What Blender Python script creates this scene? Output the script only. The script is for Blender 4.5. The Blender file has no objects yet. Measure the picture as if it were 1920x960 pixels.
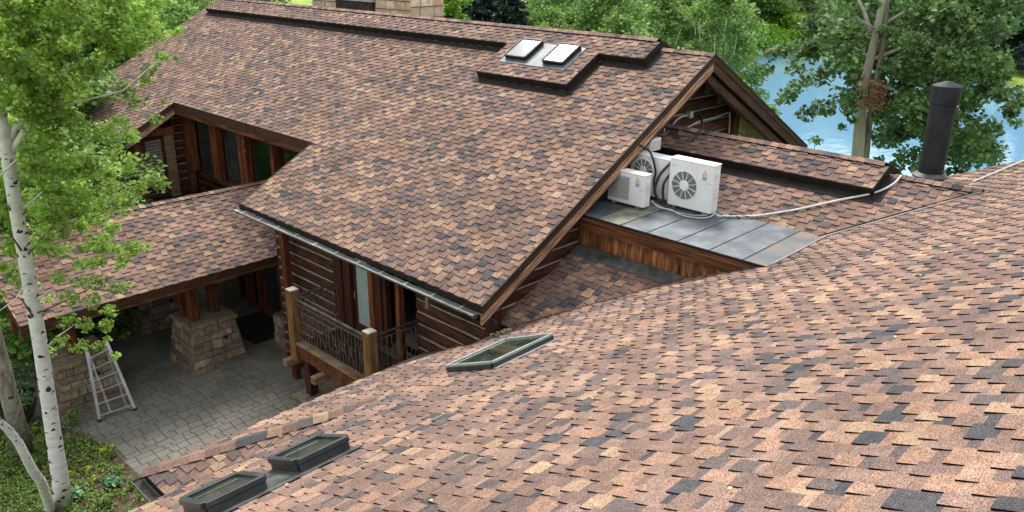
import bpy, math, random
import numpy as np
from mathutils import Vector, Matrix
random.seed(7); RNG = np.random.default_rng(7)
sc = bpy.context.scene
R_ = math.radians
C = sc.collection

# ------------------------------------------------------------------ camera
CAM = np.array([0.0, 0.0, 12.0])
YAW, PITCH, ROLL, FPX = R_(44.018), R_(20.649), R_(0.605), 1520.3
_f = np.array([math.cos(PITCH)*math.cos(YAW), math.cos(PITCH)*math.sin(YAW), -math.sin(PITCH)])
_r0 = np.array([math.sin(YAW), -math.cos(YAW), 0.0]); _u0 = np.cross(_r0, _f)
_r = math.cos(ROLL)*_r0 + math.sin(ROLL)*_u0
_u = -math.sin(ROLL)*_r0 + math.cos(ROLL)*_u0
cd = bpy.data.cameras.new('camera'); cam = bpy.data.objects.new('camera', cd); C.objects.link(cam)
cd.sensor_width = 36.0; cd.lens = 36.0*FPX/1920.0; cd.clip_start = 0.05; cd.clip_end = 3000
cam.matrix_world = Matrix(((_r[0], _u[0], -_f[0], 0), (_r[1], _u[1], -_f[1], 0), (_r[2], _u[2], -_f[2], 12.0), (0, 0, 0, 1)))
sc.camera = cam
def project(P):
    d = np.asarray(P, float) - CAM
    z = d @ _f
    z = np.where(z > 0.05, z, 1e-6)
    return 960 + FPX*(d @ _r)/z, 480 - FPX*(d @ _u)/z, z
def ray(px, py):
    v = _f + _r*(px-960)/FPX - _u*(py-480)/FPX
    return v/np.linalg.norm(v)
def atY(px, py, y):
    r = ray(px, py); return CAM + r*(y/r[1])
def atX(px, py, x):
    r = ray(px, py); return CAM + r*(x/r[0])
def atD(px, py, d):                      # point at horizontal distance d
    r = ray(px, py); return CAM + r*(d/math.hypot(r[0], r[1]))
def atZ(px, py, z):
    r = ray(px, py); return CAM + r*((z-12.0)/r[2])

# ------------------------------------------------------------------ light
SUN_EL, SUN_AZ = R_(48), R_(50)         # azimuth of the direction towards the sun, from +X
w = bpy.data.worlds.new('World'); sc.world = w; w.use_nodes = True
nt = w.node_tree; nt.nodes.clear()
wo = nt.nodes.new('ShaderNodeOutputWorld'); bg = nt.nodes.new('ShaderNodeBackground')
sky = nt.nodes.new('ShaderNodeTexSky'); sky.sky_type = 'NISHITA'; sky.sun_disc = False
sky.sun_elevation = SUN_EL; sky.sun_rotation = R_(90) - SUN_AZ
tc = nt.nodes.new('ShaderNodeTexCoord'); cn = nt.nodes.new('ShaderNodeTexNoise')
mpw = nt.nodes.new('ShaderNodeMapping'); mpw.inputs['Scale'].default_value = (1, 1, 2.4)
cn.inputs['Scale'].default_value = 2.6; cn.inputs['Detail'].default_value = 7; cn.inputs['Roughness'].default_value = .55
cr = nt.nodes.new('ShaderNodeValToRGB'); cr.color_ramp.elements[0].position = .38; cr.color_ramp.elements[1].position = .52
mx = nt.nodes.new('ShaderNodeMix'); mx.data_type = 'RGBA'
mx.inputs[7].default_value = (11.0, 11.2, 11.5, 1)
nt.links.new(tc.outputs['Generated'], mpw.inputs[0]); nt.links.new(mpw.outputs[0], cn.inputs['Vector'])
nt.links.new(cn.outputs['Fac'], cr.inputs[0]); nt.links.new(cr.outputs[0], mx.inputs[0])
nt.links.new(sky.outputs[0], mx.inputs[6]); nt.links.new(mx.outputs[2], bg.inputs[0]); nt.links.new(bg.outputs[0], wo.inputs[0])
bg.inputs['Strength'].default_value = 0.088
sl = bpy.data.lights.new('sun', 'SUN'); sl.energy = 3.1; sl.angle = R_(24); sl.color = (1, .96, .9)
so = bpy.data.objects.new('sun', sl); C.objects.link(so)
sd = Vector((math.cos(SUN_EL)*math.cos(SUN_AZ), math.cos(SUN_EL)*math.sin(SUN_AZ), math.sin(SUN_EL)))
so.rotation_euler = sd.to_track_quat('Z', 'Y').to_euler()
sc.view_settings.view_transform = 'Standard'; sc.view_settings.look = 'None'
sc.view_settings.exposure = 0.8; sc.view_settings.gamma = 1.0

# ------------------------------------------------------------------ materials
def L(*c):
    return tuple(((x/255.0)/12.92 if x <= 10 else (((x/255.0)+.055)/1.055)**2.4) for x in c) + (1,)
def mat(name, c1, c2=None, scale=4.0, rough=.8, stretch=(1, 1, 1), rot=(0, 0, 0), detail=5, bump=0.0, bscale=None,
        spec=.3, metal=0.0, c3=None, trans=0.0, lo=.35, hi=.65, objvar=0.0, fine=None, big=0):
    m = bpy.data.materials.new(name); m.use_nodes = True; t = m.node_tree; b = t.nodes['Principled BSDF']
    b.inputs['Roughness'].default_value = rough; b.inputs['Metallic'].default_value = metal
    b.inputs['Specular IOR Level'].default_value = spec
    c2 = c2 or c1
    g = t.nodes.new('ShaderNodeNewGeometry'); mp = t.nodes.new('ShaderNodeMapping')
    mp.vector_type = 'POINT'; mp.inputs['Rotation'].default_value = rot
    t.links.new(g.outputs['Position'], mp.inputs[0])
    mp2 = t.nodes.new('ShaderNodeMapping'); mp2.inputs['Scale'].default_value = stretch
    t.links.new(mp.outputs[0], mp2.inputs[0])
    n = t.nodes.new('ShaderNodeTexNoise'); n.inputs['Scale'].default_value = scale; n.inputs['Detail'].default_value = detail
    n.inputs['Roughness'].default_value = .62
    t.links.new(mp2.outputs[0], n.inputs['Vector'])
    r = t.nodes.new('ShaderNodeValToRGB'); e = r.color_ramp.elements
    e[0].position = lo; e[0].color = c1; e[1].position = hi; e[1].color = c2
    if c3:
        x = e.new((lo+hi)/2); x.color = c3
    t.links.new(n.outputs['Fac'], r.inputs[0])
    col = r.outputs[0]
    if objvar:
        oi = t.nodes.new('ShaderNodeObjectInfo'); hs = t.nodes.new('ShaderNodeHueSaturation')
        mr = t.nodes.new('ShaderNodeMapRange'); mr.inputs[3].default_value = 1-objvar; mr.inputs[4].default_value = 1+objvar
        t.links.new(oi.outputs['Random'], mr.inputs[0]); t.links.new(mr.outputs[0], hs.inputs['Value']); t.links.new(col, hs.inputs['Color'])
        col = hs.outputs[0]
    if big:                                   # slow weathering differences across a surface
        n4 = t.nodes.new('ShaderNodeTexNoise'); n4.inputs['Scale'].default_value = .9; n4.inputs['Detail'].default_value = 6
        t.links.new(g.outputs['Position'], n4.inputs['Vector'])
        mr4 = t.nodes.new('ShaderNodeMapRange'); mr4.inputs[1].default_value = .35; mr4.inputs[2].default_value = .65
        mr4.inputs[3].default_value = 1-big; mr4.inputs[4].default_value = 1+big
        hs4 = t.nodes.new('ShaderNodeHueSaturation')
        t.links.new(n4.outputs['Fac'], mr4.inputs[0]); t.links.new(mr4.outputs[0], hs4.inputs['Value']); t.links.new(col, hs4.inputs['Color'])
        col = hs4.outputs[0]
    if fine:                                  # granules: fine light/dark speckle
        n3 = t.nodes.new('ShaderNodeTexNoise'); n3.inputs['Scale'].default_value = fine[0]; n3.inputs['Detail'].default_value = 2
        t.links.new(g.outputs['Position'], n3.inputs['Vector'])
        mr3 = t.nodes.new('ShaderNodeMapRange'); mr3.inputs[1].default_value = .34; mr3.inputs[2].default_value = .66
        mr3.inputs[3].default_value = 1-fine[1]; mr3.inputs[4].default_value = 1+fine[1]
        hs3 = t.nodes.new('ShaderNodeHueSaturation')
        t.links.new(n3.outputs['Fac'], mr3.inputs[0]); t.links.new(mr3.outputs[0], hs3.inputs['Value']); t.links.new(col, hs3.inputs['Color'])
        col = hs3.outputs[0]
    t.links.new(col, b.inputs['Base Color'])
    if bump:
        n2 = t.nodes.new('ShaderNodeTexNoise'); n2.inputs['Scale'].default_value = bscale or scale*3; n2.inputs['Detail'].default_value = 4
        t.links.new(mp2.outputs[0], n2.inputs['Vector'])
        bp = t.nodes.new('ShaderNodeBump'); bp.inputs['Strength'].default_value = bump; bp.inputs['Distance'].default_value = .02
        t.links.new(n2.outputs['Fac'], bp.inputs['Height']); t.links.new(bp.outputs[0], b.inputs['Normal'])
    if trans:
        tr = t.nodes.new('ShaderNodeBsdfTranslucent'); ms = t.nodes.new('ShaderNodeMixShader'); ms.inputs[0].default_value = trans
        t.links.new(col, tr.inputs[0]); o = t.nodes['Material Output']
        t.links.new(b.outputs[0], ms.inputs[1]); t.links.new(tr.outputs[0], ms.inputs[2]); t.links.new(ms.outputs[0], o.inputs[0])
    return m
def k(c, f): return (c[0]*f, c[1]*f, c[2]*f, 1)
TONES = [(0.177, 0.111, 0.086), (0.256, 0.151, 0.104), (0.307, 0.203, 0.132), (0.144, 0.095, 0.081), (0.104, 0.080, 0.074), (0.061, 0.057, 0.060), (0.212, 0.135, 0.106), (0.274, 0.172, 0.123)]
TW = [24, 12, 6, 18, 12, 5, 18, 8]
SH = [mat('shingle_tone', k(c, .86), k(c, 1.14), scale=9, rough=.92, spec=.25, fine=(95, .66), detail=3, big=.16) for c in TONES]
M_EDGE = mat('shingle_edge', (.007, .005, .005, 1), (.012, .009, .008, 1), rough=1, spec=0)
SHM = SH + [M_EDGE]
WG = dict(rough=.75, spec=.25)
M_LOG = mat('log_wood', (0.02387, 0.008525, 0.005154, 1), (0.1279, 0.04262, 0.01914, 1), c3=(0.05968, 0.02015, 0.01031, 1), scale=1.6, stretch=(1, 1, 9), bump=.5, objvar=.3, **WG)
M_LOGG = mat('weathered_log', (.10, .06, .038, 1), (.30, .20, .13, 1), scale=2, stretch=(1, 1, 10), bump=.5, **WG)
M_POST = mat('post_wood', (0.05808, 0.01725, 0.00792, 1), (0.2323, 0.0733, 0.02534, 1), c3=(0.1258, 0.03795, 0.01426, 1), scale=1.6, stretch=(9, 9, .8), bump=.4, objvar=.25, **WG)
M_HONEY = mat('honey_post', (0.1028, 0.04786, 0.01714, 1), (0.2699, 0.1408, 0.05875, 1), c3=(0.1799, 0.08446, 0.03182, 1), scale=2, stretch=(8, 8, .8), bump=.5, **WG)
M_DOOR = mat('door_wood', (0.0315, 0.0098, 0.0063, 1), (0.084, 0.0245, 0.0126, 1), scale=2, stretch=(9, 9, .8), bump=.2, **WG)
RAKE = R_(28.37)
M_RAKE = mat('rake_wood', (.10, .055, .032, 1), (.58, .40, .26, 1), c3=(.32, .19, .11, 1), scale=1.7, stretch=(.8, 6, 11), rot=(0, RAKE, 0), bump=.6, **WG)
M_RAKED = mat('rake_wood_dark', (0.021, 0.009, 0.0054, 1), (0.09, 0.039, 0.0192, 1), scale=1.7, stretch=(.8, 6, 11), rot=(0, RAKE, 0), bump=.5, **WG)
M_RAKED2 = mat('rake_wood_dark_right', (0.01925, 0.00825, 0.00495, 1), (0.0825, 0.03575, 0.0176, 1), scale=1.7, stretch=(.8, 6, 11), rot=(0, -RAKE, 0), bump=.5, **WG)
M_FASC = mat('fascia_wood', (0.04554, 0.01862, 0.009315, 1), (0.2391, 0.09314, 0.03913, 1), c3=(0.1252, 0.04657, 0.01863, 1), scale=1.5, stretch=(1, .7, 12), bump=.5, **WG)
M_BOARD = mat('board_wood', (0.04025, 0.0207, 0.0115, 1), (0.414, 0.1725, 0.06325, 1), c3=(0.1955, 0.07475, 0.0299, 1), scale=1.6, stretch=(6, 6, .9), bump=.4, objvar=.35, **WG)
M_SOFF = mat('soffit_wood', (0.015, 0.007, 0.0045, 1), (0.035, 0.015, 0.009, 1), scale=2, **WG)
M_CHINK = mat('chinking', (0.288, 0.256, 0.224, 1), (0.448, 0.416, 0.376, 1), scale=6, rough=.9, bump=.3)
M_DARKM = mat('dark_bronze_metal', (0.0132, 0.0102, 0.009, 1), (0.024, 0.0192, 0.0168, 1), rough=.7, spec=.15)
M_GUT = mat('gutter_metal', (0.144, 0.156, 0.156, 1), (0.288, 0.3, 0.3, 1), scale=3, rough=.32, spec=.5, metal=.5)
M_GUTI = mat('gutter_zinc', (0.078, 0.09, 0.09, 1), (0.252, 0.27, 0.264, 1), scale=2.2, stretch=(3, .6, 3), rough=.4, metal=.4)
M_GUTD = mat('gutter_inside', (.02, .018, .016, 1), (.07, .06, .045, 1), scale=8, rough=.8)
M_LEAD = mat('lead_sheet', (0.04957, 0.05945, 0.06927, 1), (0.1258, 0.1435, 0.1609, 1), c3=(0.08007, 0.0943, 0.1095, 1), scale=2.2, rough=.5, spec=.5, metal=.25, fine=(30, .12))
M_LEADR = mat('lead_rust_stain', (.09, .10, .105, 1), (.20, .13, .085, 1), c3=(.12, .125, .125, 1), scale=1.3, rough=.6, lo=.40, hi=.58, detail=9, fine=(60, .3))
M_LEADO = mat('lead_moss', (0.06, 0.072, 0.06, 1), (0.216, 0.222, 0.162, 1), scale=3, rough=.65, spec=.4)
M_RUST = mat('rust_dust', (0.12, 0.075, 0.0525, 1), (0.2475, 0.1575, 0.105, 1), scale=9, rough=.9)
M_FLASH = mat('flashing', (0.033, 0.036, 0.0348, 1), (0.12, 0.123, 0.108, 1), scale=3.5, rough=.55, spec=.4, metal=.2)
M_VAL = mat('valley_flashing', (0.18, 0.174, 0.18, 1), (0.27, 0.258, 0.258, 1), scale=3, rough=.5, spec=.4, metal=.3)
M_WHITE = mat('white_paint', (.78, .79, .77, 1), (.86, .87, .85, 1), scale=2, rough=.4, spec=.4)
M_WHITED = mat('white_paint_worn', (.52, .53, .51, 1), (.66, .67, .65, 1), scale=3, rough=.5)
M_GREYP = mat('grille_dark', (.15, .155, .15, 1), (.27, .27, .26, 1), scale=20, rough=.7)
M_COIL = mat('condenser_fins', (.22, .24, .23, 1), (.36, .38, .36, 1), scale=9, rough=.5, metal=.4)
M_BLACK = mat('black_rubber', (.012, .012, .013, 1), (.03, .03, .03, 1), rough=.55, spec=.4)
M_CABLE = mat('cream_cable', (.50, .48, .42, 1), (.62, .60, .54, 1), rough=.5)
M_COND = mat('grey_conduit', (.52, .52, .50, 1), (.68, .68, .66, 1), rough=.4)
M_RED = mat('logo_red', (.75, .27, .22, 1)); M_BLUE = mat('label_blue', (.10, .27, .55, 1)); M_LBLW = mat('label_white', (.8, .8, .8, 1))
M_ALU = mat('aluminium', (.55, .56, .57, 1), (.72, .73, .74, 1), scale=3, rough=.32, metal=.75)
M_GLASSW = mat('window_glass', (.012, .016, .016, 1), (.04, .05, .048, 1), scale=1.2, rough=.06, spec=.6)
M_GLASSG = mat('green_glass', (0.0048, 0.0144, 0.0048, 1), (0.0072, 0.0216, 0.0072, 1), scale=2, rough=.08, spec=.6)
M_BLIND = mat('blind', (.16, .13, .11, 1), (.25, .21, .18, 1), scale=3, stretch=(1, 1, 9), rough=.8)
M_CURT = mat('pale_glass', (.30, .38, .37, 1), (.42, .5, .48, 1), scale=2, rough=.25, spec=.6)
M_SKYG = mat('skylight_glass', (.012, .02, .015, 1), (.05, .065, .05, 1), scale=2.2, rough=.05, spec=.7)
M_SKYP = mat('skylight_white_blind', (0.2143, 0.2246, 0.2281, 1), (0.235, 0.2454, 0.2488, 1), scale=1, rough=.12, spec=.6)
M_SKYF = mat('skylight_frame', (.016, .019, .021, 1), (.04, .046, .05, 1), scale=4, rough=.4, spec=.5)
M_SKYT = mat('skylight_trim', (.30, .33, .32, 1), (.42, .45, .43, 1), rough=.4, metal=.4)
M_FLUE = mat('flue_metal', (.016, .018, .021, 1), (.032, .035, .04, 1), scale=2, rough=.6, spec=.15)
M_COPPER = mat('copper_flashing', (.09, .04, .03, 1), (.18, .08, .06, 1), scale=6, rough=.6, metal=.3)
M_STONES = [mat('stone', k(c, .6), k(c, 1.3), scale=7, rough=.9, bump=.7, bscale=14) for c in
            [(.24, .185, .12), (.29, .225, .15), (.22, .17, .115), (.20, .155, .11), (.34, .28, .20), (.23, .16, .105), (.16, .135, .11)]]
M_MORT = mat('mortar', (.13, .105, .08, 1), (.20, .165, .12, 1), scale=9, rough=.95)
M_CHIM = [mat('chimney_stone', k(c, .75), k(c, 1.2), scale=5, rough=.9, bump=.6) for c in [(.50, .40, .27), (.58, .49, .36), (.42, .33, .24), (.50, .36, .22)]]
M_PAVE = [mat('paver', k(c, .8), k(c, 1.2), scale=1.1, rough=.85, bump=.3, bscale=20, detail=8) for c in [(.18, .167, .142), (.19, .178, .152), (.165, .154, .133), (.185, .170, .142)]]
M_JOINT = mat('paver_joint', (0.075, 0.07, 0.0575, 1), (0.1375, 0.1313, 0.1, 1), scale=6, rough=.95)
M_SOIL = mat('soil', (.035, .024, .016, 1), (.12, .085, .055, 1), scale=7, rough=.95, bump=.8, bscale=25)
M_GRASS = mat('meadow', (.09, .16, .03, 1), (.34, .42, .08, 1), c3=(.2, .30, .05, 1), scale=.12, rough=.95, bump=.4, bscale=3)
M_BARK = mat('aspen_bark', (.56, .55, .52, 1), (.74, .73, .70, 1), scale=3, stretch=(1, 1, 3), rough=.8, bump=.3)
M_BARKG = mat('grey_bark', (.13, .115, .09, 1), (.36, .33, .27, 1), scale=3, stretch=(3, 3, .8), rough=.9, bump=.6)
M_BARKT = mat('tan_bark', (.34, .32, .25, 1), (.54, .51, .43, 1), scale=2, stretch=(3, 3, .5), rough=.9, bump=.4)
M_KNOT = mat('bark_scar', (.018, .015, .013, 1), (.06, .05, .045, 1), rough=.9)
M_TWIG = mat('twig', (.07, .055, .04, 1), (.16, .13, .10, 1), rough=.9)
def leafset(name, cols, tr=.35): return [mat(name, k(c, .75), k(c, 1.25), scale=1.5, rough=.55, spec=.3, trans=tr) for c in cols]
LF_NEAR = leafset('aspen_leaf', [(.25, .42, .07), (.33, .52, .09), (.17, .30, .055), (.44, .60, .15)], .5)
LF_MID = leafset('mid_leaf', [(.14, .26, .055), (.20, .35, .075), (.09, .18, .04), (.29, .44, .12)], .45)
LF_COT = leafset('cottonwood_leaf', [(.10, .19, .06), (.15, .265, .085), (.06, .125, .045), (.24, .36, .14)], .4)
LF_LIME = leafset('lime_leaf', [(.22, .42, .03), (.30, .52, .05), (.13, .27, .025), (.36, .56, .08)])
LF_CON = leafset('needle', [(.022, .045, .030), (.035, .065, .045), (.014, .028, .02), (.05, .085, .065)], .1)
LF_BED = leafset('bed_leaf', [(.12, .21, .04), (.18, .29, .05), (.07, .13, .03), (.27, .38, .07)], .3)
LF_BROWN = leafset('dead_leaf', [(.26, .12, .06), (.36, .19, .10), (.16, .08, .045), (.42, .25, .15)], .2)
LF_YEL = leafset('yellow_leaf', [(.42, .46, .04), (.55, .55, .06), (.30, .36, .03), (.5, .3, .03)], .2)
LF_TEAL = leafset('hosta_leaf', [(.10, .25, .12), (.16, .34, .17), (.07, .18, .09), (.22, .42, .2)], .2)
LF_FLW = leafset('petal', [(.25, .16, .5), (.4, .3, .62), (.55, .55, .5), (.18, .1, .4)], .2)
M_POT = mat('pot_glaze', (.02, .018, .017, 1), (.045, .04, .038, 1), rough=.4)
M_MAT = mat('door_mat', (.022, .016, .014, 1), (.05, .035, .03, 1), scale=9, rough=.95)
M_IRON = mat('wrought_iron', (0.099, 0.066, 0.0513, 1), (0.2244, 0.156, 0.1254, 1), scale=6, rough=.6, metal=.4)
M_SKYBIRD = mat('debris', (.5, .5, .46, 1), (.66, .66, .62, 1), rough=.8)
M_YEL = mat('dry_seed', (.42, .36, .16, 1), (.55, .48, .26, 1), rough=.9)

# ------------------------------------------------------------------ helpers
V = lambda *a: np.array(a, float)
class MB:
    def __init__(s): s.v = []; s.f = []; s.m = []
    def add(s, vs, fs, mi=0):
        o = len(s.v); s.v += [tuple(map(float, p)) for p in vs]; s.f += [tuple(i+o for i in f) for f in fs]; s.m += [mi]*len(fs)
        return s
    def box(s, lo, hi, mi=0):
        x0, y0, z0 = lo; x1, y1, z1 = hi
        return s.hexa([(x0, y0, z0), (x1, y0, z0), (x1, y1, z0), (x0, y1, z0)], [(x0, y0, z1), (x1, y0, z1), (x1, y1, z1), (x0, y1, z1)], mi)
    def hexa(s, b, t, mi=0): return s.prism(b, t, mi)
    def prism(s, b, t, mi=0, ms=None):
        n = len(b)
        s.add(list(b)+list(t), [tuple(range(n))[::-1], tuple(range(n, 2*n))], mi)
        o = len(s.v)-2*n
        for i in range(n):
            j = (i+1) % n; s.f.append((o+i, o+j, o+n+j, o+n+i)); s.m.append(mi if ms is None else ms)
        return s
    def beam(s, p, q, w, h, up=(0, 0, 1), mi=0):
        p, q = V(*p), V(*q); d = q-p; d /= np.linalg.norm(d); up = V(*up)
        sd = np.cross(d, up); sd /= np.linalg.norm(sd); u = np.cross(sd, d)
        c = [(-1, -1), (1, -1), (1, 1), (-1, 1)]
        return s.prism([p+sd*a*w/2+u*b*h/2 for a, b in c], [q+sd*a*w/2+u*b*h/2 for a, b in c], mi)
    def tube(s, pts, rad, n=8, mi=0, cap=True):
        pts = [V(*p) for p in pts]
        if np.isscalar(rad): rad = [rad]*len(pts)
        o = len(s.v); prev = None
        for i, p in enumerate(pts):
            d = pts[min(i+1, len(pts)-1)]-pts[max(i-1, 0)]; d /= (np.linalg.norm(d)+1e-9)
            a = prev if prev is not None else (V(1, 0, 0) if abs(d[0]) < .8 else V(0, 1, 0))
            a = a-d*(a@d); a /= (np.linalg.norm(a)+1e-9); prev = a; b = np.cross(d, a)
            for j in range(n):
                t = 2*math.pi*j/n; s.v.append(tuple(p+(a*math.cos(t)+b*math.sin(t))*rad[i]))
        for i in range(len(pts)-1):
            for j in range(n):
                q = (j+1) % n; s.f.append((o+i*n+j, o+i*n+q, o+(i+1)*n+q, o+(i+1)*n+j)); s.m.append(mi)
        if cap:
            s.f.append(tuple(o+j for j in range(n))[::-1]); s.m.append(mi)
            s.f.append(tuple(o+(len(pts)-1)*n+j for j in range(n))); s.m.append(mi)
        return s
    def build(s, name, mats, parent=None, smooth=False, bevel=0):
        me = bpy.data.meshes.new(name)
        org = base_of(parent)
        me.from_pydata([(a-org[0], b-org[1], c-org[2]) for a, b, c in s.v], [], s.f)
        mats = mats if isinstance(mats, (list, tuple)) else [mats]
        for m in mats: me.materials.append(m)
        me.polygons.foreach_set('material_index', s.m)
        if smooth: me.polygons.foreach_set('use_smooth', [True]*len(s.f))
        me.update()
        o = bpy.data.objects.new(name, me); C.objects.link(o)
        if parent: o.parent = parent
        if bevel:
            b = o.modifiers.new('bevel', 'BEVEL'); b.width = bevel; b.segments = 1; b.limit_method = 'ANGLE'
        return o
BASE = {}
def base_of(o):
    while o is not None:
        if o.name in BASE: return BASE[o.name]
        o = o.parent
    return (0., 0., 0.)
def tag(o, label, cat, group=None):
    o['label'] = label; o['category'] = cat
    if group: o['group'] = group
    return o
def thing(name, label, cat, loc, group=None):
    o = bpy.data.objects.new(name, None); C.objects.link(o); o.location = loc; o.empty_display_size = .3
    BASE[o.name] = tuple(map(float, loc)); return tag(o, label, cat, group)
def kind(o, kd): o['kind'] = kd; return o
def box(name, lo, hi, m, parent=None, bevel=0): return MB().box(lo, hi).build(name, m, parent, bevel=bevel)
def beam(name, p, q, w, h, m, parent=None, up=(0, 0, 1), bevel=0): return MB().beam(p, q, w, h, up).build(name, m, parent, bevel=bevel)

def clip(poly, a, b):                      # keep left of a->b
    out = []; n = len(poly)
    for i in range(n):
        p, q = poly[i], poly[(i+1) % n]
        dp = (b[0]-a[0])*(p[1]-a[1])-(b[1]-a[1])*(p[0]-a[0]); dq = (b[0]-a[0])*(q[1]-a[1])-(b[1]-a[1])*(q[0]-a[0])
        if dp >= 0: out.append(p)
        if dp*dq < 0:
            t = dp/(dp-dq); out.append((p[0]+(q[0]-p[0])*t, p[1]+(q[1]-p[1])*t))
    return out
def area(p): return .5*sum(p[i][0]*p[(i+1) % len(p)][1]-p[(i+1) % len(p)][0]*p[i][1] for i in range(len(p)))
class Plane:
    def __init__(s, z0, gx, gy):           # z = z0 + gx*x + gy*y
        s.c = (z0, gx, gy); g = math.hypot(gx, gy); u = V(gx/g, gy/g, g); s.s = u/np.linalg.norm(u)
        n = V(-gx, -gy, 1); s.n = n/np.linalg.norm(n); s.a = np.cross(s.s, s.n)
    def z(s, x, y): return s.c[0]+s.c[1]*x+s.c[2]*y
    def p(s, x, y, off=0.): return V(x, y, s.z(x, y))+s.n*off
_cache = {}
def shingles(pl, polys, deck, org, E=.15, nmax=300, seed=1, off=0., vis=True):
    """laminated shingles: every tab is real geometry; the 300 nearest in view are objects, the rest one mesh"""
    rg = random.Random(seed)
    O = pl.p(polys[0][0][0], polys[0][0][1], off)
    uvp = []
    for pg in polys:
        q = [((pl.p(x, y, off)-O) @ pl.a, (pl.p(x, y, off)-O) @ pl.s) for x, y in pg]
        if area(q) < 0: q = q[::-1]
        uvp.append(q)
    allp = [p for q in uvp for p in q]
    u0, u1 = min(p[0] for p in allp), max(p[0] for p in allp); v0, v1 = min(p[1] for p in allp), max(p[1] for p in allp)
    bb = [(min(p[0] for p in q), max(p[0] for p in q), min(p[1] for p in q), max(p[1] for p in q)) for q in uvp]
    full = []; MV = []; MF = []; MM = []
    v = v0-.01; krow = 0
    tail = .045
    while v < v1:
        krow += 1; u = u0-.42*((krow*.47+rg.uniform(-.07, .07)) % 1.0); raised = True; tone = 0; wlast = .2
        while u < u1:
            if raised: wd = rg.choice([.16, .2, .2, .24, .26]); wlast = wd
            else: wd = round(.42-wlast, 2)
            if rg.random() < .82: tone = rg.choices(range(8), TW)[0]
            rect = [(u, v), (u+wd, v), (u+wd, v+E+tail), (u, v+E+tail)]
            lift = .021 if raised else .004
            for q, b in zip(uvp, bb):
                if u > b[1] or u+wd < b[0] or v > b[3] or v+E+tail < b[2]: continue
                c = rect
                for i in range(len(q)):
                    c = clip(c, q[i], q[(i+1) % len(q)])
                    if len(c) < 3: break
                if len(c) < 3: continue
                ar = area(c)
                if ar < .0006: continue
                if len(c) == 4 and abs(ar-wd*(E+tail)) < 1e-5: full.append((u, v, wd, raised, tone))
                else: MV.append((c, v, lift)); MM.append(tone)
            u += wd; raised = not raised
        v += E
    pick = set()
    if vis and full:
        ctr = np.array([O+pl.a*(f[0]+f[2]/2)+pl.s*(f[1]+E/2) for f in full])
        px, py, dz = project(ctr)
        ok = (px > 5) & (px < 1915) & (py > 5) & (py < 955) & (dz > .3)
        dd = np.where(ok, np.linalg.norm(ctr-CAM, axis=1), 1e9)
        idx = np.argsort(dd)[:nmax]; pick = set(int(i) for i in idx if dd[i] < 1e8)
    def hgt(vv, vb, lift): return lift*(1-.8*(vv-vb)/(E+tail))+.002
    base = Matrix(((pl.a[0], pl.s[0], pl.n[0], 0), (pl.a[1], pl.s[1], pl.n[1], 0), (pl.a[2], pl.s[2], pl.n[2], 0), (0, 0, 0, 1)))
    for i, (uu, vv, wd, raised, tone) in enumerate(full):
        lift = .021 if raised else .004
        if i in pick:
            key = (wd, raised, tone, E)
            if key not in _cache:
                c = [(0, 0), (wd, 0), (wd, E+tail), (0, E+tail)]
                mb = MB().prism([(a, b, -.002) for a, b in c], [(a, b, hgt(b, 0, lift)) for a, b in c], tone, 8)
                me = bpy.data.meshes.new('shingle'); me.from_pydata(mb.v, [], mb.f)
                for m in SHM: me.materials.append(m)
                me.polygons.foreach_set('material_index', mb.m); me.update(); _cache[key] = me
            o = bpy.data.objects.new('shingle', _cache[key]); C.objects.link(o); o.parent = deck
            W = O+pl.a*uu+pl.s*vv
            mtx = base.copy(); mtx.translation = Vector(W-V(*org)); o.matrix_local = mtx
        else:
            MV.append(([(uu, vv), (uu+wd, vv), (uu+wd, vv+E+tail), (uu, vv+E+tail)], vv, lift)); MM.append(tone)
    vs = []; fs = []; mi = []
    for (c, vb, lift), tone in zip(MV, MM):
        n = len(c); o = len(vs)
        for a, b in c: vs.append((a, b, -.002))
        for a, b in c: vs.append((a, b, hgt(b, vb, lift)))
        fs.append(tuple(range(o+n, o+2*n))); mi.append(tone)
        for i in range(n):
            j = (i+1) % n; fs.append((o+i, o+j, o+n+j, o+n+i)); mi.append(8)
    if vs:
        A = np.array(vs); W = O+A[:, :1]*pl.a+A[:, 1:2]*pl.s+A[:, 2:]*pl.n-V(*org)
        me = bpy.data.meshes.new('shingle_field'); me.from_pydata(W.tolist(), [], fs)
        for m in SHM: me.materials.append(m)
        me.polygons.foreach_set('material_index', mi); me.update()
        o = bpy.data.objects.new('shingle_field', me); C.objects.link(o); o.parent = deck; kind(o, 'stuff')
def deck(name, pl, polys, parent, th=.14, m=None, off=0.):
    mb = MB()
    for pg in polys:
        t = [pl.p(x, y, off-.003) for x, y in pg]; b = [pl.p(x, y, off-th) for x, y in pg]
        if area(pg) < 0: t = t[::-1]; b = b[::-1]
        mb.prism(b, t)
    return mb.build(name, m or M_SOFF, parent)
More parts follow.
